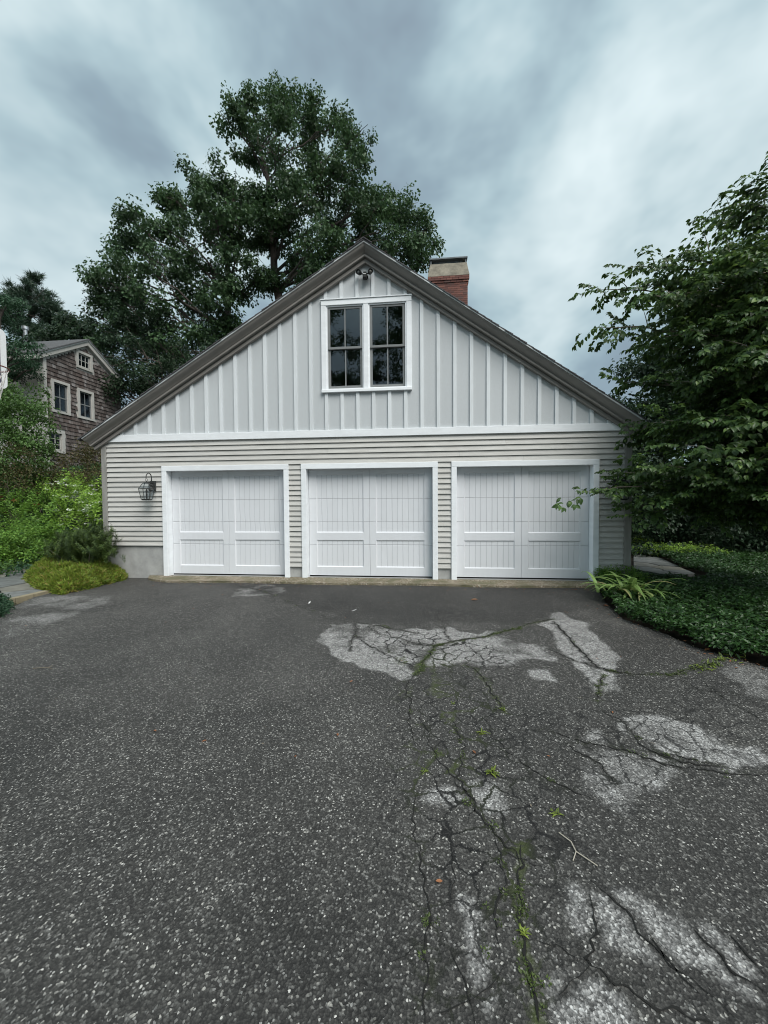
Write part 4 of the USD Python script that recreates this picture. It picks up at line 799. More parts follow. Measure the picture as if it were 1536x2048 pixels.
tree('pine_tree', 'ragged dark pine standing behind the shingled house', (at_d(70, 1000, 27)[0], at_d(70, 1000, 27)[1], 3.4), pxclumps(pine, 27), 40, pine_protos, L_pine, 0.25, seed=7, scale=(0.9, 1.5))
dec = [(130, 650, 24), (155, 645, 24, 1), (110, 680, 28), (150, 680, 28), (175, 665, 22, -1), (190, 690, 26), (170, 710, 26)]
tree('maple_tree', 'rounded dark tree between the pine and the oaks behind the house ridge', (at_d(150, 1000, 25)[0], at_d(150, 1000, 25)[1], 3.3), pxclumps(dec, 25), 34, oak_protos, L_dark, 0.2, seed=8)
hem = [(12, 610, 34), (0, 660, 40, 1), (35, 700, 34, -1), (10, 740, 44), (55, 740, 30), (-30, 620, 50), (-30, 720, 60), (62, 690, 26, 1)]
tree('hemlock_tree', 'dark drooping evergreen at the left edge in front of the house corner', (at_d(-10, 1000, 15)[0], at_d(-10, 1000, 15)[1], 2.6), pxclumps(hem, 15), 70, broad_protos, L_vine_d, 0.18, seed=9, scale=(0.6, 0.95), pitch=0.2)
# right-hand woods behind the dogwood
rw = [((7.5, 6.0, 2.6), 2.0), ((9.5, 5.0, 2.8), 2.2), ((8.2, 8.5, 4.2), 2.4), ((11, 7, 4.4), 2.4), ((6.8, 9.5, 2.8), 1.8), ((12, 4.0, 2.6), 2.2), ((13, 6.5, 5.0), 2.2), ((9.8, 8.0, 5.6), 2.0)]
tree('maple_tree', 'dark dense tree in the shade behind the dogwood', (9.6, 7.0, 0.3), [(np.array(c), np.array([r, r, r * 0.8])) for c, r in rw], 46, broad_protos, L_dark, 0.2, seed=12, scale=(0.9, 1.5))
rb = [((6.5, 5.2, 0.9), 1.0), ((7.6, 4.4, 1.0), 1.1), ((9.0, 3.6, 1.0), 1.2), ((8.2, 5.6, 1.6), 1.2), ((10.4, 2.6, 1.1), 1.2), ((6.1, 7.2, 1.0), 1.0)]

# dogwood at right
def dogwood():
    r = np.random.default_rng(17); base = np.array([7.35, -0.55, -0.05])
    t = thing('dogwood_tree', 'leafy dogwood overhanging the right garage corner with drooping leaves', 'tree', base)
    D = 6.4
    tips = [(1430, 420, 6.6), (1505, 400, 6.2), (1255, 535, 6.7), (1360, 520, 6.3), (1195, 580, 6.9), (1192, 655, 6.7), (1300, 590, 6.0), (1420, 560, 5.6), (1500, 520, 5.2), (1300, 695, 6.4), (1380, 660, 5.6), (1250, 765, 6.7), (1330, 760, 6.0),
        (1420, 740, 5.4), (1275, 850, 6.4), (1330, 840, 5.8), (1450, 830, 5.2), (1165, 985, 6.2), (1245, 945, 6.3), (1260, 1035, 6.2), (1330, 930, 5.6), (1400, 900, 5.2), (1480, 920, 4.9), (1350, 990, 5.6), (1440, 960, 5.2), (1520, 840, 4.9), (1520, 700, 4.9), (1530, 620, 5.0), (1530, 980, 4.8), (1400, 620, 7.6), (1330, 660, 7.8), (1450, 500, 7.4), (1380, 760, 7.8), (1450, 880, 7.6), (1330, 880, 7.4), (1500, 760, 7.0), (1480, 620, 6.6), (1540, 560, 6.4), (1430, 690, 6.8), (1520, 660, 6.2), (1480, 840, 6.4), (1390, 820, 6.6), (1540, 900, 5.8), (1350, 590, 7.0), (1560, 760, 5.4),
        (1400, 1000, 6.2), (1480, 1010, 5.6), (1310, 960, 6.6), (1640, 700, 4.6), (1700, 850, 4.2), (1800, 700, 4.0), (1650, 950, 4.4), (1900, 900, 3.7), (1720, 560, 4.6)]
    P, Y, Sc, Pi = [], [], [], []
    nb = 0
    trunk_pts = np.array([(0, 0, -0.3), (0.05, 0.05, 0.5), (-0.05, 0.1, 1.2), (0.1, 0.0, 2.2), (0.05, 0.1, 3.6), (0.15, 0.05, 5.2)])
    obj('trunk', tube(trunk_pts, [0.15, 0.13, 0.12, 0.10, 0.06, 0.025], 9), bark, t, smooth=True)
    for k, (px_, py_, d) in enumerate(tips):
        e = at_d(px_, py_, d) - base
        zs = np.clip(e[2] - np.hypot(e[0], e[1]) * 0.45, 0.9, 4.9); s = np.array([np.interp(zs, trunk_pts[:, 2], trunk_pts[:, i]) for i in range(3)])
        n = 14; tt = np.linspace(0, 1, n)[:, None]; L = np.linalg.norm(e - s)
        p = s + (e - s) * tt + np.array([0, 0, 1]) * 0.10 * L * np.sin(np.pi * tt) + r.normal(0, 0.03, (n, 3)) * np.sin(np.pi * tt)
        ms = [tube(p, np.linspace(0.03, 0.005, n), 5)]
        dirv = (e - s) / L; side = np.cross(dirv, [0, 0, 1]); side /= np.linalg.norm(side) + 1e-9
        sub = [(p[int(n * 0.25):], 0.13)]
        for j in range(7):
            f = r.uniform(0.25, 0.92); a = p[int(f * (n - 1))]; sd = 1 if j % 2 else -1
            ln = r.uniform(0.5, 1.15) * (1.15 - f * 0.65) * (0.55 if px_ < 1310 else 1.0); b = a + dirv * ln * 0.75 + side * sd * ln * 0.75 + np.array([0, 0, r.uniform(-0.12, 0.18)])
            q = a + (b - a) * np.linspace(0, 1, 6)[:, None] + np.array([0, 0, 1]) * 0.06 * ln * np.sin(np.pi * np.linspace(0, 1, 6))[:, None]
            ms.append(tube(q, np.linspace(0.010, 0.003, 6), 4)); sub.append((q, 0.115))
        for q, step in sub:
            seg = np.linalg.norm(np.diff(q, axis=0), axis=1).sum(); m = max(int(seg / step), 2)
            for u in np.linspace(0.12, 1, m):
                i = u * (len(q) - 1); i0 = min(int(i), len(q) - 2); pt = q[i0] + (q[i0 + 1] - q[i0]) * (i - i0); dv = q[i0 + 1] - q[i0]
                yaw = math.atan2(dv[1], dv[0]); edge = u > 0.97
                P.append(pt + r.normal(0, 0.03, 3)); Y.append(yaw + (r.normal(0, 0.25) if edge else r.choice([-1, 1]) * r.uniform(0.3, 1.2))); Sc.append(r.uniform(0.7, 1.1)); Pi.append(r.normal(0.12, 0.34))
        obj('limb', cat(ms), twig_mat if k % 3 else pale_twig, t, smooth=True)
    n = len(P)
    scatter('crown', spray_protos, L_dog, np.array(P), np.array(Y), np.array(Pi), r.normal(0, 0.34, n), np.array(Sc), t, 5)
dogwood()

# ------------------------------------------------------------------ shrubs and beds
def shrub(name, label, catg, clumps, dens, protos, mat, seed, scale=(0.8, 1.2), upright=False, stems=6, pitch=0.3, group=None, flowers=None):
    r = np.random.default_rng(seed); cs = [np.asarray(c, float) for c, _ in clumps]; b = np.mean(cs, 0); b[2] = float(terrain_z(b[0], b[1]))
    t = thing(name, label, catg, b, group=group)
    P, D = clump_points([(c - b, rad) for c, (_, rad) in zip(cs, clumps)], dens, r, 0.5)
    gz_ = terrain_z(P[:, 0] + b[0], P[:, 1] + b[1]) - b[2]; k = P[:, 2] > gz_ - 0.02; P, D = P[k], D[k]; n = len(P)
    lean = 0.55 if upright else 0.0
    yaw = np.arctan2(D[:, 1], D[:, 0]) + r.normal(0, 0.4, n)
    pit = (np.hypot(D[:, 0], D[:, 1]) * lean + r.normal(0, pitch, n)) if upright else r.normal(0, pitch, n)
    if stems:
        ms = []
        for _ in range(stems):
            q = P[r.integers(n)]; ms.append(limb((r.normal(0, 0.08), r.normal(0, 0.08), -0.05), q, 0.014, 0.004, int(r.integers(1e6)), 0.05, 6))
        obj('stem', cat(ms), twig_mat, t, smooth=True)
    scatter('foliage', protos, mat, P, yaw, pit, r.normal(0, pitch, n), r.uniform(*scale, n), t, seed)
    if flowers:
        fm, fp, fn = flowers; top = P[np.argsort(P[:, 2] - gz_[k] + r.normal(0, 0.15, n))[-fn * 3:]]; top = top[r.permutation(len(top))[:fn]]
        for q in top + [0, 0, 0.08]: obj('flower', ball_cluster(int(r.integers(1e6)), fp, 0.055, lambda rr: leaf(0.04, 0.035, 2, 0.3, 0.1), 0.5, (-0.9, 0.2)) if True else None, fm, t) if False else None
        m = [ball_cluster(int(r.integers(1e6)), fp, 0.07, lambda rr: leaf(0.05, 0.045, 2, 0.3, 0.1), 0.5, (-0.9, 0.2)) for _ in range(3)]
        for i, q in enumerate(top):
            vv, ff = m[i % 3]; obj('flower', (vv + q + [0, 0, 0.06], ff), fm, t)
    return t
def E(px, py, d, rx, ry, rz): return (at_d(px, py, d), np.array([rx, ry, rz]))
shrub('vine_thicket', 'tall mid-green vine-draped thicket at the left edge beside the shingled house', 'shrub',
    [E(20, 830, 12, 1.1, 1.0, 0.8), E(48, 850, 12, 0.75, 0.75, 0.8), E(-20, 880, 11.6, 1.1, 1.0, 0.9), E(30, 910, 11.4, 1.0, 1.0, 0.8), E(48, 905, 12, 0.7, 0.7, 0.6), E(40, 800, 12.6, 0.9, 0.8, 0.5), E(-20, 800, 12.6, 1.0, 1.0, 0.7), E(60, 945, 11.8, 0.6, 0.6, 0.45), E(20, 950, 11.2, 0.9, 0.9, 0.5)],
    95, broad_protos, L_vine, 31, (0.55, 0.95), pitch=0.25)
shrub('bronze_shrub', 'brown-green twiggy shrub below the basement window of the shingled house', 'shrub',
    [E(150, 935, 12.6, 0.8, 0.7, 0.55), E(185, 925, 12.4, 0.7, 0.7, 0.6), E(120, 955, 12.2, 0.7, 0.6, 0.4), E(190, 960, 11.8, 0.7, 0.7, 0.4), E(200, 890, 13, 0.5, 0.5, 0.5)], 150, small_protos, L_brown, 32, (0.8, 1.3))
shrub('bronze_shrub', 'reddish-brown low shrub under the vine thicket at the left edge', 'shrub',
    [E(20, 965, 10.8, 1.0, 0.7, 0.4), E(70, 965, 11.2, 0.7, 0.6, 0.4), E(30, 920, 10.9, 0.7, 0.5, 0.5)], 110, small_protos, L_brown, 33, (0.8, 1.3))
shrub('phlox_plant', 'bright green flowering perennial with white blooms behind the corner board', 'flowering plant',
    [E(160, 1015, 10.6, 0.6, 0.5, 0.38), E(185, 990, 11.0, 0.55, 0.5, 0.38), E(135, 985, 11.2, 0.5, 0.5, 0.34), E(192, 1035, 10.2, 0.5, 0.4, 0.34), E(150, 1045, 10.1, 0.5, 0.4, 0.3)], 240, phlox_protos, L_bright, 34, (0.7, 1.05), True, 4, flowers=(L_white, 18, 64))
shrub('peony_plant', 'green leafy perennial with dark red blooms at the left edge', 'flowering plant',
    [E(20, 1020, 10.6, 0.65, 0.5, 0.36), E(65, 1010, 11.0, 0.6, 0.5, 0.38), E(100, 1000, 11.2, 0.5, 0.4, 0.34), E(90, 1035, 10.3, 0.6, 0.5, 0.34), E(-30, 1020, 10.4, 0.7, 0.5, 0.4)], 220, phlox_protos, L_box, 35, (0.65, 1.0), True, 4, flowers=(L_red, 12, 14))
shrub('low_shrub', 'low rounded bright green shrub along the flagstone path', 'shrub',
    [E(15, 1090, 9.3, 0.65, 0.5, 0.42), E(60, 1085, 9.4, 0.6, 0.5, 0.42), E(100, 1080, 9.5, 0.55, 0.45, 0.40), E(-30, 1095, 9.2, 0.65, 0.5, 0.42), E(100, 1105, 9.1, 0.5, 0.4, 0.30), E(20, 1065, 9.9, 0.65, 0.5, 0.4), E(80, 1062, 10.0, 0.6, 0.5, 0.4), E(-5, 1120, 8.9, 0.4, 0.35, 0.24)], 270, small_protos, L_box, 36, (0.8, 1.15))
shrub('yew_bush', 'spiky dark green yew bush against the left garage corner', 'shrub',
    [E(180, 1092, 7.7, 0.36, 0.32, 0.32), E(150, 1098, 7.9, 0.36, 0.32, 0.32), E(203, 1085, 7.6, 0.24, 0.24, 0.26), E(125, 1105, 8.1, 0.30, 0.3, 0.26), E(212, 1105, 7.5, 0.20, 0.2, 0.2), E(170, 1130, 7.8, 0.4, 0.3, 0.3)], 1300, yew_protos, L_yew, 37, (0.7, 1.1), True, 8)
hm = [(52, 1160), (75, 1138), (120, 1122), (205, 1116), (250, 1126), (264, 1142), (245, 1160), (190, 1174), (125, 1188), (80, 1180)]
def mound(name, label, catg, pxs, zg, H, dens, protos, mat, seed, scale, stems=0):
    r = np.random.default_rng(seed); po = Polygon([tuple(at_z(x, y, zg)[:2]) for x, y in pxs]).buffer(0); b = np.array([po.centroid.x, po.centroid.y, zg])
    t = thing(name, label, catg, b); x0, y0, x1, y1 = po.bounds; n = int(dens * (x1 - x0) * (y1 - y0)); q = np.stack([r.uniform(x0, x1, n), r.uniform(y0, y1, n)], 1); q = q[shapely.contains_xy(po, q[:, 0], q[:, 1])]
    d = shapely.distance(shapely.points(q), po.boundary); h = H * np.sqrt(np.clip(d / 0.35, 0.02, 1)) * (0.6 + 0.8 * meshkit.fbm(np.column_stack([q * 5, 0 * d]), 3))
    n = len(q); obj('stem', tube([(0, 0, -0.1), (0.02, 0.01, H * 0.6)], [0.02, 0.008], 6), twig_mat, t)
    # an inner body so that the mound is closed
    gxs = np.linspace(x0, x1, 30); gys = np.linspace(y0, y1, 30); A, B = np.meshgrid(gxs, gys, indexing='ij'); pp = np.stack([A.ravel(), B.ravel()], 1); ins = shapely.contains_xy(po, pp[:, 0], pp[:, 1]); dd = np.where(ins, shapely.distance(shapely.points(pp), po.boundary), 0)
    zz = np.where(ins, (H - 0.06) * np.sqrt(np.clip(dd / 0.35, 0, 1)), -0.1); fq_ = grid_faces(30, 30)
    obj('twig_mass', (np.column_stack([pp - b[:2], zz - 0.02]), fq_), soil, t)
    pts = np.column_stack([q - b[:2], h - 0.03 - 0.04 * r.random(n)])
    scatter('foliage', protos, mat, pts, r.uniform(0, 6.28, n), r.normal(0, 0.35, n), r.normal(0, 0.35, n), r.uniform(*scale, n), t, seed)
mound('heath_mound', 'low yellow-green heath mound with reddish tips beside the path and driveway', 'shrub', hm, -0.05, 0.32, 1700, heath_protos, L_heath, 38, (0.7, 1.3))
mound('edge_plant', 'small grey-green plant at the very left edge of the driveway', 'plant', [(-60, 1215), (-20, 1195), (8, 1198), (14, 1215), (4, 1232), (-50, 1245)], -0.05, 0.16, 900, small_protos, L_vine_d, 39, (0.5, 0.8))
shrub('ground_fern', 'small green tuft at the foot of the concrete foundation', 'plant', [E(252, 1120, 7.25, 0.10, 0.08, 0.05)], 900, yew_protos, L_yew, 41, (0.4, 0.6), True, 0)

# left bed cover, hillside cover
def cover(name, label, catg, po, n, protos, mat, seed, scale, lift=0.03, zf=terrain_z, zsd=0.02):
    r = np.random.default_rng(seed); x0, y0, x1, y1 = po.bounds; q = np.stack([r.uniform(x0, x1, n), r.uniform(y0, y1, n)], 1); q = q[shapely.contains_xy(po, q[:, 0], q[:, 1])]; n = len(q)
    hum = 0.10 * meshkit.fbm(np.column_stack([q * 2.2, np.zeros(n)]), 3, seed)
    pts = np.column_stack([q, np.maximum(zf(q[:, 0], q[:, 1]), -0.07) + lift + hum * (lift > 0.05) + r.normal(0, zsd, n)])
    return scatter(name, protos, mat, pts, r.uniform(0, 6.28, n), r.normal(0, 0.25, n), r.normal(0, 0.25, n), r.uniform(*scale, n), None, seed, label=label, cat=catg, kind='stuff')
hill = Polygon([(-5.7, 0.4), (-7.2, 0.2), (-9, -1.0), (-9.5, -2.2), (-20, -2.8), (-22, 8), (-20, 20), (-5.5, 20), (-5.7, 9)]).buffer(0).difference(sbox(-22, 4.0, -13.9, 15))
cover('hillside_undergrowth', 'leafy green undergrowth covering the rising bank left of the garage', 'undergrowth', hill, 7600, broad_protos, [L_vine, L_vine_d, L_vine_d, L_vine], 51, (0.6, 1.0), 0.10)
# right bed: pachysandra
rp = [at_z(x, y, -0.04)[:2] for x, y in [(1190, 1150), (1192, 1166), (1213, 1202), (1248, 1238), (1330, 1264), (1392, 1292), (1470, 1314), (1536, 1332), (1640, 1350)]]
bed = Polygon([(4.35, -0.10), (4.80, -0.05), (4.80, 0.3), (5.6, -0.2), (6.3, 0.1), (6.6, 1.2), (6.3, 3.6), (12, 3.0), (12, -4.6)] + [tuple(p) for p in rp[::-1]]).buffer(0)
path_r = [tuple(at_z(x, y, 0.0)[:2]) for x, y in [(1266, 1096), (1284, 1100), (1330, 1122), (1392, 1150), (1350, 1156), (1266, 1140)]]
bed = bed.difference(Polygon(path_r).convex_hull.buffer(0.02))
cover('ground_cover', 'dense low green pachysandra bed along the right edge of the driveway', 'ground cover', bed, 30000, pachy_protos, L_pachy, 52, (0.75, 1.3), 0.085, zsd=0.03)
sh = Polygon([(4.9, 3.2), (12, 2.6), (14, 12), (4.9, 12)])
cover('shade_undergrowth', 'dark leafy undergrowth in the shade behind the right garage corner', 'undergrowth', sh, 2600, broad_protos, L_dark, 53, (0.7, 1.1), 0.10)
shrub('corner_shrub', 'small leafy shrub at the foot of the right door casing', 'shrub', [E(1215, 1158, 6.9, 0.22, 0.2, 0.20), E(1245, 1152, 7.0, 0.26, 0.2, 0.22), E(1200, 1152, 7.1, 0.12, 0.14, 0.17), E(1275, 1165, 6.7, 0.24, 0.2, 0.18), E(1225, 1175, 6.7, 0.22, 0.18, 0.14)], 1300, small_protos, L_box, 54, (0.5, 0.75))
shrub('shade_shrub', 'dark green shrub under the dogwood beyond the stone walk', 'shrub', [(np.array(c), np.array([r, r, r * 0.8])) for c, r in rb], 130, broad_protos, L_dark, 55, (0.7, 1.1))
shrub('groundcover_mound', 'yellow-green low planting edging the stone walk right of the garage', 'plant', [E(1310, 1100, 10.0, 0.5, 0.4, 0.14), E(1360, 1102, 9.7, 0.5, 0.4, 0.14), E(1410, 1106, 9.4, 0.5, 0.4, 0.14), E(1280, 1085, 10.8, 0.3, 0.3, 0.16)], 600, small_protos, L_bright, 56, (0.6, 0.9))

# daylily clump
dl = at_z(1262, 1192, 0.03)
day = thing('daylily_clump', 'clump of arching strap leaves flopping over the driveway edge', 'plant', dl)
r = np.random.default_rng(61)
for k in range(64):
    yaw = r.uniform(math.pi * 0.75, math.pi * 1.75) if k < 26 else r.uniform(0, 6.28)
    L = r.uniform(0.42, 0.72); n = 8; s = np.linspace(0, 1, n); e0 = r.uniform(0.6, 1.35); ang = e0 - s * r.uniform(1.4, 2.2)
    xx = np.concatenate([[0], np.cumsum(np.cos(ang[:-1]) * L / (n - 1))]); zz = np.concatenate([[0], np.cumsum(np.sin(ang[:-1]) * L / (n - 1))]); zz = np.maximum(zz, -0.05 + 0.05 * r.random())
    w = 0.026 * (1 - s ** 3) + 0.001
    c = np.stack([xx, 0 * s, zz], 1); l = c + np.stack([0 * s, w, 0.4 * w], 1); rr_ = c + np.stack([0 * s, -w, 0.4 * w], 1); v = np.vstack([c, l, rr_]); f = []
    for i in range(n - 1): f += [(i, i + 1, n + i + 1), (i, n + i + 1, n + i), (i, 2 * n + i, 2 * n + i + 1), (i, 2 * n + i + 1, i + 1)]
    obj('strap_leaf', (v @ Rz(yaw).T + np.array([r.normal(0, 0.14), r.normal(0, 0.09), 0]), np.array(f)), L_strap, day, smooth=True)

# ------------------------------------------------------------------ stone walks
def stones(name, po, n, seed, zf, gap=0.012, thick=0.05, relax=4, stretch=(1, 1)):
    r = np.random.default_rng(seed); t = thing(name, None, None, kind='structure'); x0, y0, x1, y1 = po.bounds; st = np.array(stretch)
    q = []
    while len(q) < n:
        p = (r.uniform(x0, x1), r.uniform(y0, y1))
        if po.contains(Point(p)): q.append(p)
    q = np.array(q)
    for _ in range(relax):
        vor = shapely.voronoi_polygons(shapely.MultiPoint(q * st)); q2 = []
        for g in vor.geoms:
            g = shapely.affinity.scale(g, 1 / st[0], 1 / st[1], origin=(0, 0)).intersection(po)
            if not g.is_empty: q2.append((g.centroid.x, g.centroid.y))
        q = np.array(q2)
    for g in shapely.voronoi_polygons(shapely.MultiPoint(q * st)).geoms:
        g = shapely.affinity.scale(g, 1 / st[0], 1 / st[1], origin=(0, 0)).intersection(po).buffer(-gap - 0.012).buffer(0.012, quad_segs=2)
        if g.is_empty or g.geom_type != 'Polygon' or g.area < 0.01: continue
        zc = float(zf(g.centroid.x, g.centroid.y)) + r.uniform(-0.006, 0.006); m = trimesh.creation.extrude_polygon(g, thick, engine='earcut'); m.apply_translation([0, 0, zc - thick])
        obj('flagstone', m, flag_mat, t)
    return t
import shapely.affinity
pl = Polygon([tuple(at_z(x, y, -0.03)[:2]) for x, y in [(-110, 1165), (-20, 1142), (25, 1130), (108, 1116), (112, 1126), (70, 1150), (58, 1166), (88, 1180), (20, 1196), (-90, 1215)]]).buffer(0)
stones('flagstone_path', pl, 12, 71, lambda x, y: -0.03, 0.012)
cb = np.array([at_z(x, y, -0.03)[:2] for x, y in [(96, 1181), (20, 1198), (-60, 1216)]])
edge = thing('path_edging', None, None, kind='structure')
for k in range(4):
    a = cb[0] + (cb[-1] - cb[0]) * (k / 4 + 0.005); b = cb[0] + (cb[-1] - cb[0]) * ((k + 1) / 4 - 0.005); po = LineString([a, b]).buffer(0.06, cap_style='flat')
    m = trimesh.creation.extrude_polygon(po, 0.1, engine='earcut'); m.apply_translation([0, 0, -0.125]); obj('edging_stone', m, curb_mat, edge)
stones('stone_walk', shapely.union_all([Polygon(path_r).buffer(0), Polygon([path_r[0], path_r[1], (5.6, 8), (4.9, 8)]).convex_hull]), 16, 72, lambda x, y: 0.015 + float(terrain_z(x, y)) * 0.0 + 0.01, 0.015, 0.08)

# ------------------------------------------------------------------ shingled house
HX = -14.1
shed = thing('shingle_house', 'weathered brown shingle house on the bank with a grey gabled roof', 'house', (0, 0, 0))
def hp(px_, py_):
    d = FWD + (RIGHT * (px_ - 768) - UP * (py_ - 1024)) / 770; t = (HX - CAM[0]) / d[0]; return CAM + d * t
ha, hl = hp(170, 684), hp(78, 707)          # apex and left eave on the gable plane
yA, zA = ha[1], ha[2]; yL, zL = hl[1], hl[2]
yR = 2 * yA - yL; S_h = (zA - zL) / (yA - yL)
yW0, yW1 = yL + 0.15, yR - 0.15
def zg(y): return zA - abs(y - yA) * S_h
gp = Polygon([(yW0, 2.0), (yW1, 2.0), (yW1, zg(yW1) - 0.1), (yA, zA - 0.1), (yW0, zg(yW0) - 0.1)])
def ext_x(po, x0, x1): return ext(po, x1 - x0, lambda v: np.stack([x0 + v[:, 2], v[:, 0], v[:, 1]], 1))
w1 = [hp(x, y) for x, y in ((101, 756), (139.5, 769), (139, 832), (103, 822))]
w2 = [hp(x, y) for x, y in ((154, 776), (187, 785), (187, 841), (155, 837))]
w3 = [hp(x, y) for x, y in ((151, 697), (184, 713), (184, 745), (152, 734))]
w4 = [hp(x, y) for x, y in ((80, 856), (129, 861), (129, 906), (82, 903))]
def rect(w): ys_ = [p[1] for p in w]; zs_ = [p[2] for p in w]; return (ys_[0] + ys_[3]) / 2, (ys_[1] + ys_[2]) / 2, (zs_[2] + zs_[3]) / 2, (zs_[0] + zs_[1]) / 2
rects = [rect(w) for w in (w1, w2, w3, w4)]
wallp = gp
for a, b, c, d in rects: wallp = wallp.difference(sbox(a + 0.08, c + 0.08, b - 0.08, d - 0.08))
hw = obj('wall', ext_x(wallp, HX - 0.12, HX - 0.02), house_trim, shed)
for ya, yb in ((yW0, yW0 + 0.12), (yW1 - 0.12, yW1)): obj('wall', bx(HX - 7, HX - 0.121, ya, yb, 2.0, zg(yW0) - 0.1), house_trim, shed)
shingle_mat = MAT('cedar_shingle', {'g': ('geometry', {}), 'ta': ('attribute', {'attribute': 'tone'}), 'r': ('rgb_ramp', {'ramp': [(0, (0.055, 0.044, 0.04)), (0.45, (0.105, 0.090, 0.084)), (0.85, (0.15, 0.136, 0.13)), (1, (0.24, 0.228, 0.225))]}),
    'mp': ('mapping', {'scale': (8, 8, 1)}), 'n': ('noise_texture', {'scale': 3.0, 'detail': 4.0}), 'nr': ('rgb_ramp', {'ramp': [(0.3, (0.6, 0.55, 0.52)), (0.7, (1.2, 1.2, 1.2))]}), 'm': ('mix_color', {'blend_type': 'multiply', 'fac': 1.0, 'use_clamp': False}),
    'n2': ('noise_texture', {'scale': 0.9, 'detail': 2.0}), 'r2': ('rgb_ramp', {'ramp': [(0.45, (0, 0, 0)), (0.7, (1, 1, 1))]}), 'm2': ('mix_color', {'b': (0.10, 0.05, 0.035)}), 'mf': ('math', {'math_type': 'multiply', 'value2': 0.3}),
    'p': ('principled_bsdf', {'roughness': 0.85})}, [('ta.fac', 'r.fac'), ('g.position', 'mp.vector'), ('mp.vector', 'n.vector'), ('n.fac', 'nr.fac'), ('r.color', 'm2.a'), ('g.position', 'n2.vector'), ('n2.fac', 'r2.fac'), ('r2.color', 'mf.value1'), ('mf.value', 'm2.fac'), ('m2.result', 'm.a'), ('nr.color', 'm.b'), ('m.result', 'p.base_color')])
TONED.append(shingle_mat); S_ = Soup(); rs = np.random.default_rng(81); CE = 0.165
hole = shapely.union_all([sbox(a - 0.01, c - 0.01, b + 0.01, d + 0.01) for a, b, c, d in rects])
z = 2.6
while z < zA:
    y = yW0 + rs.uniform(-0.1, 0)
    while y < yW1:
        w = rs.uniform(0.09, 0.20); a, b = max(y, yW0 + 0.11), min(y + w - 0.006, yW1); y += w
        if b - a < 0.02: continue
        zt = min(z + CE, zg(a) - 0.24, zg(b) - 0.24)
        if zt - z < 0.03 or hole.intersects(sbox(a + 0.03, z + 0.05, b - 0.03, zt - 0.05)): continue
        zb = z + rs.uniform(-0.012, 0.010); o = rs.uniform(0, 0.006)
        v = np.array([(HX + 0.022 + o, a, zb), (HX + 0.022 + o, b, zb), (HX - 0.004, b, zt), (HX - 0.004, a, zt), (HX - 0.02, a, zb), (HX - 0.02, b, zb)]); f = np.array([(0, 1, 2), (0, 2, 3), (0, 4, 5), (0, 5, 1), (0, 3, 4), (1, 5, 2)])
        S_.add(v, f)
    z += CE
obj('shingle', S_.mesh(), shingle_mat, shed, kind='stuff')
obj('corner_board', bx(HX - 0.1, HX + 0.035, yW0 - 0.02, yW0 + 0.11, 2.2, zg(yW0) - 0.1), house_trim, shed)
for s in (-1, 1):
    yo = yA + s * (abs(yA - yL) + 0.12)
    P4 = [(yA, zA + 0.03), (yo, zg(yo) + 0.03), (yo, zg(yo) - 0.16), (yA, zA - 0.16)]
    obj('rake_board', ext_x(Polygon(P4), HX + 0.0, HX + 0.14), house_trim, shed)
    obj('rake_moulding', ext_x(Polygon([(yA, zA + 0.07), (yo, zg(yo) + 0.07), (yo, zg(yo) + 0.031), (yA, zA + 0.031)]), HX + 0.0, HX + 0.18), drip_grey, shed)
    obj('roof', ext_x(Polygon([(yA, zA + 0.13), (yo + s * 0.03, zg(yo + s * 0.03) + 0.13), (yo + s * 0.03, zg(yo + s * 0.03) + 0.072), (yA, zA + 0.072)]), HX - 7.2, HX + 0.2), grey_shingle_roof, shed)
obj('eave_fascia', bx(HX - 7, HX - 0.01, yL - 0.10, yL - 0.06, zL - 0.22, zL + 0.02), house_trim, shed)
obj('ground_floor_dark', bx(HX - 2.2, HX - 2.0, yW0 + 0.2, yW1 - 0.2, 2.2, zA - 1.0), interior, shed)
for i, (a, b, c, d) in enumerate(rects):
    wn = part('window', shed); T = (b - a) * 0.13
    for q in ((a, a + T, c, d), (b - T, b, c, d), (a + T, b - T, d - T, d), (a + T, b - T, c, c + T * 0.8)): obj('casing', bx(HX - 0.02, HX + 0.045, *q), house_trim, wn)
    a, b, c, d = a + T, b - T, c + T * 0.8, d - T
    sm = house_trim if i >= 2 else sash_grey
    nx, nz = ((2, 2), (2, 2), (3, 2), (3, 3))[i]
    fr = [bx(HX - 0.06, HX - 0.03, a, a + 0.045, c, d), bx(HX - 0.06, HX - 0.03, b - 0.045, b, c, d), bx(HX - 0.06, HX - 0.03, a, b, c, c + 0.05), bx(HX - 0.06, HX - 0.03, a, b, d - 0.045, d)]
    for k in range(1, nx): y = a + (b - a) * k / nx; fr.append(bx(HX - 0.061, HX - 0.028, y - 0.012, y + 0.012, c, d))
    for k in range(1, nz): z = c + (d - c) * k / nz; h = 0.022 if (i < 2) else 0.012; fr.append(bx(HX - 0.062, HX - 0.027, a, b, z - h, z + h))
    obj('sash', cat(fr), sm, wn)
    for k in range(nx):
        for q in range(nz):
            obj('pane', bx(HX - 0.048, HX - 0.044, a + (b - a) * k / nx, a + (b - a) * (k + 1) / nx, c + (d - c) * q / nz, c + (d - c) * (q + 1) / nz), house_glass, wn)
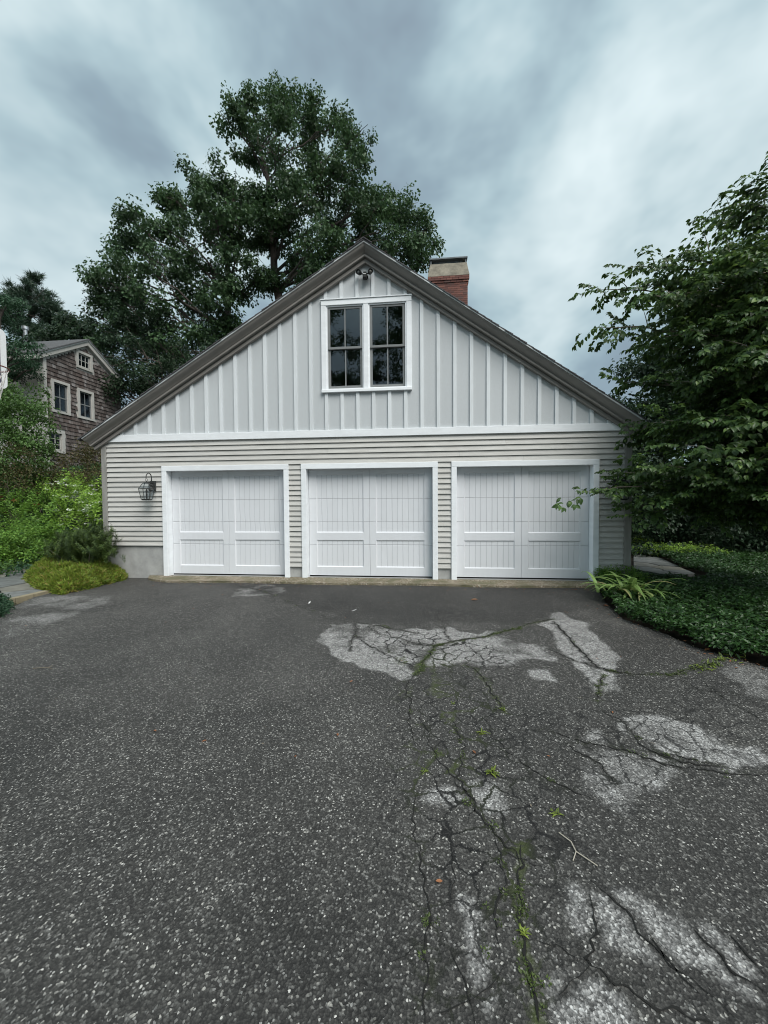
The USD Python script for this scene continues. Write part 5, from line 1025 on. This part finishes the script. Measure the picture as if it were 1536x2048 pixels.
# stove pipe
yP = yL + 0.75; zP = zg(yP)
sp1 = at_d(50, 700, np.dot(np.array([HX - 1.6, yP, zP]) - CAM, FWD))
pp_ = None
for xx in np.arange(HX - 6, HX, 0.05):
    v = np.array([xx, yP, zP]) - CAM
    if abs(768 + 770 * (v @ RIGHT) / (v @ FWD) - 51) < 3: pp_ = xx
pp_ = pp_ if pp_ is not None else HX - 1.2
obj('stove_pipe', cat([trimesh.creation.cylinder(radius=0.075, height=0.85, sections=16).apply_translation([pp_, yP, zP + 0.5]), trimesh.creation.cylinder(radius=0.12, height=0.12, sections=16).apply_translation([pp_, yP, zP + 0.93]), lathe([(0, 0), (0.2, 0), (0.09, 0.12), (0, 0.12)], 16).apply_translation([pp_, yP, zP + 0.06])]), galv, shed, smooth=35)

# ------------------------------------------------------------------ basketball hoop at the left edge
hd_ = 5.2; rc = at_d(-28, 733, hd_)
hoop = thing('basketball_hoop', 'basketball hoop with white-framed backboard and red rim at the left edge', 'basketball hoop', (rc[0], rc[1], 0), math.radians(88))
# local frame: board faces -y (rotated towards the driveway)
zr = rc[2]; BWd, BHt = 1.12, 0.88
bz0 = zr - 0.14
def rrect(w, h, r): return sbox(-w / 2 + r, r, w / 2 - r, h - r).buffer(r, quad_segs=6)
fr = rrect(BWd, BHt, 0.08).difference(shapely.affinity.translate(rrect(BWd - 0.15, BHt - 0.15, 0.03), 0, 0.075))
by = 0.38
obj('backboard_frame', ext(fr, 0.035, lambda v: np.stack([v[:, 0], by + v[:, 2], bz0 + v[:, 1]], 1)), white_plastic, hoop)
obj('backboard', ext(shapely.affinity.translate(rrect(BWd - 0.14, BHt - 0.14, 0.03), 0, 0.07), 0.012, lambda v: np.stack([v[:, 0], by + 0.012 + v[:, 2], bz0 + v[:, 1]], 1)), board_glass, hoop)
th = np.linspace(0, 2 * math.pi, 33)
obj('rim', cat([tube([(0.228 * math.cos(a), 0.228 * math.sin(a), zr) for a in th], 0.009, 6), bx(-0.06, 0.06, 0.22, by, zr - 0.012, zr + 0.012), bx(-0.07, 0.07, by - 0.006, by, zr - 0.09, zr + 0.02)]), red_steel, hoop)
net = []
for k in range(12):
    for sgn in (-1, 1):
        pts = [((0.225 - 0.10 * t ** 0.7) * math.cos(k * math.pi / 6 + sgn * t * 0.9), (0.225 - 0.10 * t ** 0.7) * math.sin(k * math.pi / 6 + sgn * t * 0.9), zr - 0.42 * t) for t in np.linspace(0, 1, 8)]
        net.append(tube(pts, 0.004, 4))
obj('net', cat(net), net_mat, hoop)
obj('pole', tube([(0, by + 0.9, -0.15), (0, by + 0.9, 2.0), (0, by + 0.55, 2.7), (0, by + 0.06, zr + 0.25)], 0.045, 10), dark_metal, hoop, smooth=True)

# ------------------------------------------------------------------ small things on the ground
def blades(name, po_line, n, seed):
    pass
r = np.random.default_rng(91); pts = []
for q, mo in moss_lines:
    L = LineString(q).length; m = int(L * 70 * mo ** 1.8)
    for t in r.random(m) * L:
        p = np.array(LineString(q).interpolate(t).coords[0]) + r.normal(0, 0.016, 2); pts.append((p[0], p[1], ZA + 0.004))
moss_protos = [ball_cluster(200 + s, 14, 0.018, lambda rr: leaf(0.011 * rr.uniform(0.6, 1.5), 0.006, 2, 0.4, 0.1), 0.3, (-0.9, 0.0)) for s in range(3)]
pts = np.array(pts); keepm = shapely.contains_xy(drive_poly, pts[:, 0], pts[:, 1]); pts = pts[keepm]
mz = meshkit.fbm(np.column_stack([pts[:, :2] * 4, 0 * pts[:, 0]]), 3, 8); pts = pts[mz > 0.47]
scatter('moss', moss_protos, L_moss, pts, r.uniform(0, 6.28, len(pts)), 0 * pts[:, 0], 0 * pts[:, 0], r.uniform(0.6, 1.3, len(pts)), None, 3, label='green moss and grass growing in the driveway cracks', cat='moss', kind='stuff')
def weed(px_, py_, size, label, seed, n=12):
    rr = np.random.default_rng(seed); p = at_z(px_, py_, ZA); t = thing('weed', label, 'weed', (p[0], p[1], ZA + 0.004))
    for _ in range(n):
        v, f = leaf(size * 0.7 * rr.uniform(0.5, 1.1), size * 0.15, 3, 0.7, 0.15); obj('leaf', (v @ (Rz(rr.uniform(0, 6.28)) @ Ry(rr.uniform(-0.9, -0.1))).T + [rr.normal(0, size * 0.15), rr.normal(0, size * 0.15), 0], f), L_weed, t)
weed(985, 1546, 0.075, 'largest yellow-green weed, in the middle of the cracked asphalt', 1, 18)
weed(1115, 1628, 0.05, 'small weed right of and below the largest weed on the asphalt', 2)
weed(850, 1545, 0.04, 'small weed left of the largest weed on the asphalt', 3)
weed(965, 1466, 0.06, 'low weed in the cracks just above the largest weed', 4, 14)
weed(1006, 1421, 0.045, 'weed at the lower end of the mossy crack below the pale patch', 5)
weed(905, 1408, 0.04, 'tiny weed among the cracks below the pale patch', 6)
weed(1046, 1866, 0.05, 'weed in the long mossy crack at the bottom of the driveway', 7)
tp = [at_z(x, y, ZA) for x, y in ((1470, 1312), (1450, 1320), (1425, 1330), (1400, 1337))]
for k, (p, lb) in enumerate(zip(tp, ('weed tuft against the right bed where the long crack starts', 'second weed tuft from the right bed along the crack', 'third weed tuft from the right bed along the crack', 'fourth weed tuft from the right bed along the crack'))):
    rr = np.random.default_rng(300 + k); t = thing('weed', lb, 'weed', (p[0], p[1], ZA + 0.004))
    for _ in range(26):
        v, f = leaf(0.06 * rr.uniform(0.6, 1.2), 0.014, 3, 0.7, 0.15); obj('leaf', (v @ (Rz(rr.uniform(0, 6.28)) @ Ry(rr.uniform(-1.1, -0.2))).T + [rr.normal(0, 0.05), rr.normal(0, 0.03), 0], f), L_weed if rr.random() < 0.6 else L_moss, t)
def dry_leaf(px_, py_, L, label, seed):
    rr = np.random.default_rng(seed); p = at_z(px_, py_, ZA); v, f = leaf(L, L * 0.5, 5, -0.5, 0.25, 0.05)
    v = v @ Rz(rr.uniform(0, 6.28)).T; v[:, 2] -= v[:, 2].min() - 0.006
    obj('fallen_leaf', (v + [p[0], p[1], ZA], f), L_dry, label=label, cat='leaf', smooth=True)
dry_leaf(1380, 1268, 0.13, 'largest orange-brown fallen leaf beside the right bed', 1)
dry_leaf(1404, 1280, 0.11, 'narrow pale-brown fallen leaf beside the right bed edge', 2)
dry_leaf(1411, 1302, 0.07, 'small brown fallen leaf on the asphalt near the grassy crack', 3)
dry_leaf(942, 1200, 0.11, 'reddish fallen leaf in front of the third garage door', 4)
dry_leaf(1207, 1211, 0.09, 'fallen leaf at the tips of the daylily leaves', 5)
dry_leaf(885, 1765, 0.03, 'tiny brown fallen leaf on the lower driveway', 6)
tw = at_z(85, 1338, ZA); obj('twig', cat([tube(np.array([(-0.09, -0.01, 0.006), (-0.02, 0.0, 0.012), (0.05, 0.01, 0.010), (0.10, 0.0, 0.006)]) + [tw[0], tw[1], ZA], 0.004, 5), tube(np.array([(0.03, 0.008, 0.01), (0.06, 0.04, 0.014), (0.02, 0.07, 0.006)]) + [tw[0], tw[1], ZA], 0.003, 5)]), twig_mat, label='dark broken twig lying on the asphalt at far left', cat='twig')
tq = [at_z(x, y, ZA) + [0, 0, 0.007] for x, y in ((1118, 1668), (1142, 1686), (1152, 1706), (1176, 1722), (1195, 1735))]; tq2 = [tq[2], at_z(1146, 1724, ZA) + [0, 0, 0.006]]
obj('twig', cat([tube(tq, 0.0028, 5), tube(tq2, 0.0022, 5)]), pale_twig, label='pale thin twig lying on the cracked asphalt', cat='twig')
def scrap(px_, py_, L, w, label, seed):
    rr = np.random.default_rng(seed); p = at_z(px_, py_, ZA); v, f = leaf(L, w, 5, -0.4, 0.1, 0.0); v = v @ Rz(rr.uniform(0, 3)).T; v[:, 2] -= v[:, 2].min() - 0.006
    obj('litter', (v + [p[0], p[1], ZA], f), white_plastic, label=label, cat='litter', smooth=True)
scrap(617, 1208, 0.10, 0.022, 'curved white scrap on the asphalt below the middle door', 1)
scrap(703, 1223, 0.10, 0.012, 'thin pale scrap on the asphalt right of the curved one', 2)
lr = np.random.default_rng(404); lp_ = []
for _ in range(520):
    k = lr.random()
    if k < 0.45: p = (lr.uniform(-4.4, 4.4), -0.38 - abs(lr.normal(0, 0.22)))
    elif k < 0.8:
        i = lr.integers(0, len(right_pts) - 1); a, b = right_pts[i], right_pts[i + 1]; p = a + (b - a) * lr.random() + np.array([-0.7, -0.5]) * abs(lr.normal(0, 0.18))
    else: p = (lr.uniform(-4, 4), lr.uniform(-5.5, -0.4))
    lp_.append((p[0], p[1], ZA + 0.006))
litter_protos = [Tinted(leaf(0.03, 0.014, 3, -0.4, 0.25, 0.05)), Tinted(leaf(0.018, 0.010, 3, -0.6, 0.3, 0.0)), Tinted(leaf(0.045, 0.006, 3, 0.1, 0.1, -0.05))]
scatter('leaf_litter', litter_protos, [L_dry, twig_mat, twig_mat], np.array(lp_), lr.uniform(0, 6.28, 520), 0 * np.arange(520.), 0 * np.arange(520.), lr.uniform(0.5, 1.2, 520), None, 6, label='tiny dry leaf bits and stalks scattered on the asphalt', cat='leaf litter', kind='stuff', idx=lr.choice(3, 520, p=[0.25, 0.5, 0.25]))
fs = at_z(248, 1135, 0.0)
ico = trimesh.creation.icosphere(2, 1.0); vv = np.array(ico.vertices) * [0.13, 0.09, 0.09]; vv *= (0.8 + 0.4 * meshkit.fbm(vv * 14, 3, 3))[:, None]
obj('rock', (vv + [fs[0], fs[1], -0.03], ico.faces), flag_mat, label='grey rock at the foot of the foundation beside the heath mound', cat='rock', smooth=40)
for k, (a, b) in enumerate(((303, 1152), (318, 1152))):
    q = at_z(a, b, -0.04); ico = trimesh.creation.icosphere(2, 0.03); vv = np.array(ico.vertices) * [1.4, 0.9, 0.7]; vv *= (0.7 + 0.6 * meshkit.fbm(vv * 40, 3, k))[:, None]
    obj('pebble', (vv + [q[0], q[1], -0.035], ico.faces), white_plastic, label=('white pebble left of the first door casing, nearer the foundation', 'white pebble touching the first door casing')[k], cat='pebble', smooth=True)

# ------------------------------------------------------------------ trees behind the viewer, seen in the gable panes
first = None
for k, (x, y, s, rz) in enumerate(((-9, -27, 1.0, 0.3), (0.5, -30, 1.1, 1.9), (9, -27, 0.95, 3.3), (-19, -26, 1.0, 4.1), (18, -29, 1.05, 5.0))):
    lb = ('oak across the driveway behind the viewer, left of centre in the panes', 'oak across the driveway behind the viewer, middle of the row', 'oak across the driveway behind the viewer, right of the middle one', 'oak across the driveway behind the viewer, far left of the row', 'oak across the driveway behind the viewer, far right of the row')[k]
    if first is None:
        cr = [((r_ * math.cos(a), r_ * math.sin(a), h), np.array([1.9, 1.9, 1.5])) for a, r_, h in [(i * 2.4, 3.6 * math.sin(math.pi * (0.15 + 0.8 * i / 20)), 5 + i * 0.8) for i in range(21)]]
        cr = [(np.array(c) + [x, y, 0], q) for c, q in cr]
        first = tree('oak_tree', lb, (x, y, -0.1), cr, 11, oak_protos, L_oak, 0.4, seed=21, group='oaks across the driveway', limbs_every=3, scale=(0.9, 1.2))
    else:
        t = thing('oak_tree', lb, 'tree', (x, y, -0.1), rz, 'oaks across the driveway'); t.GetReferences().AddInternalReference(first.GetPath()); t.SetInstanceable(True)
        UsdGeom.Xformable(t).AddScaleOp().Set(Gf.Vec3f(s, s, s)); tag(t, lb, 'tree', 'oaks across the driveway')
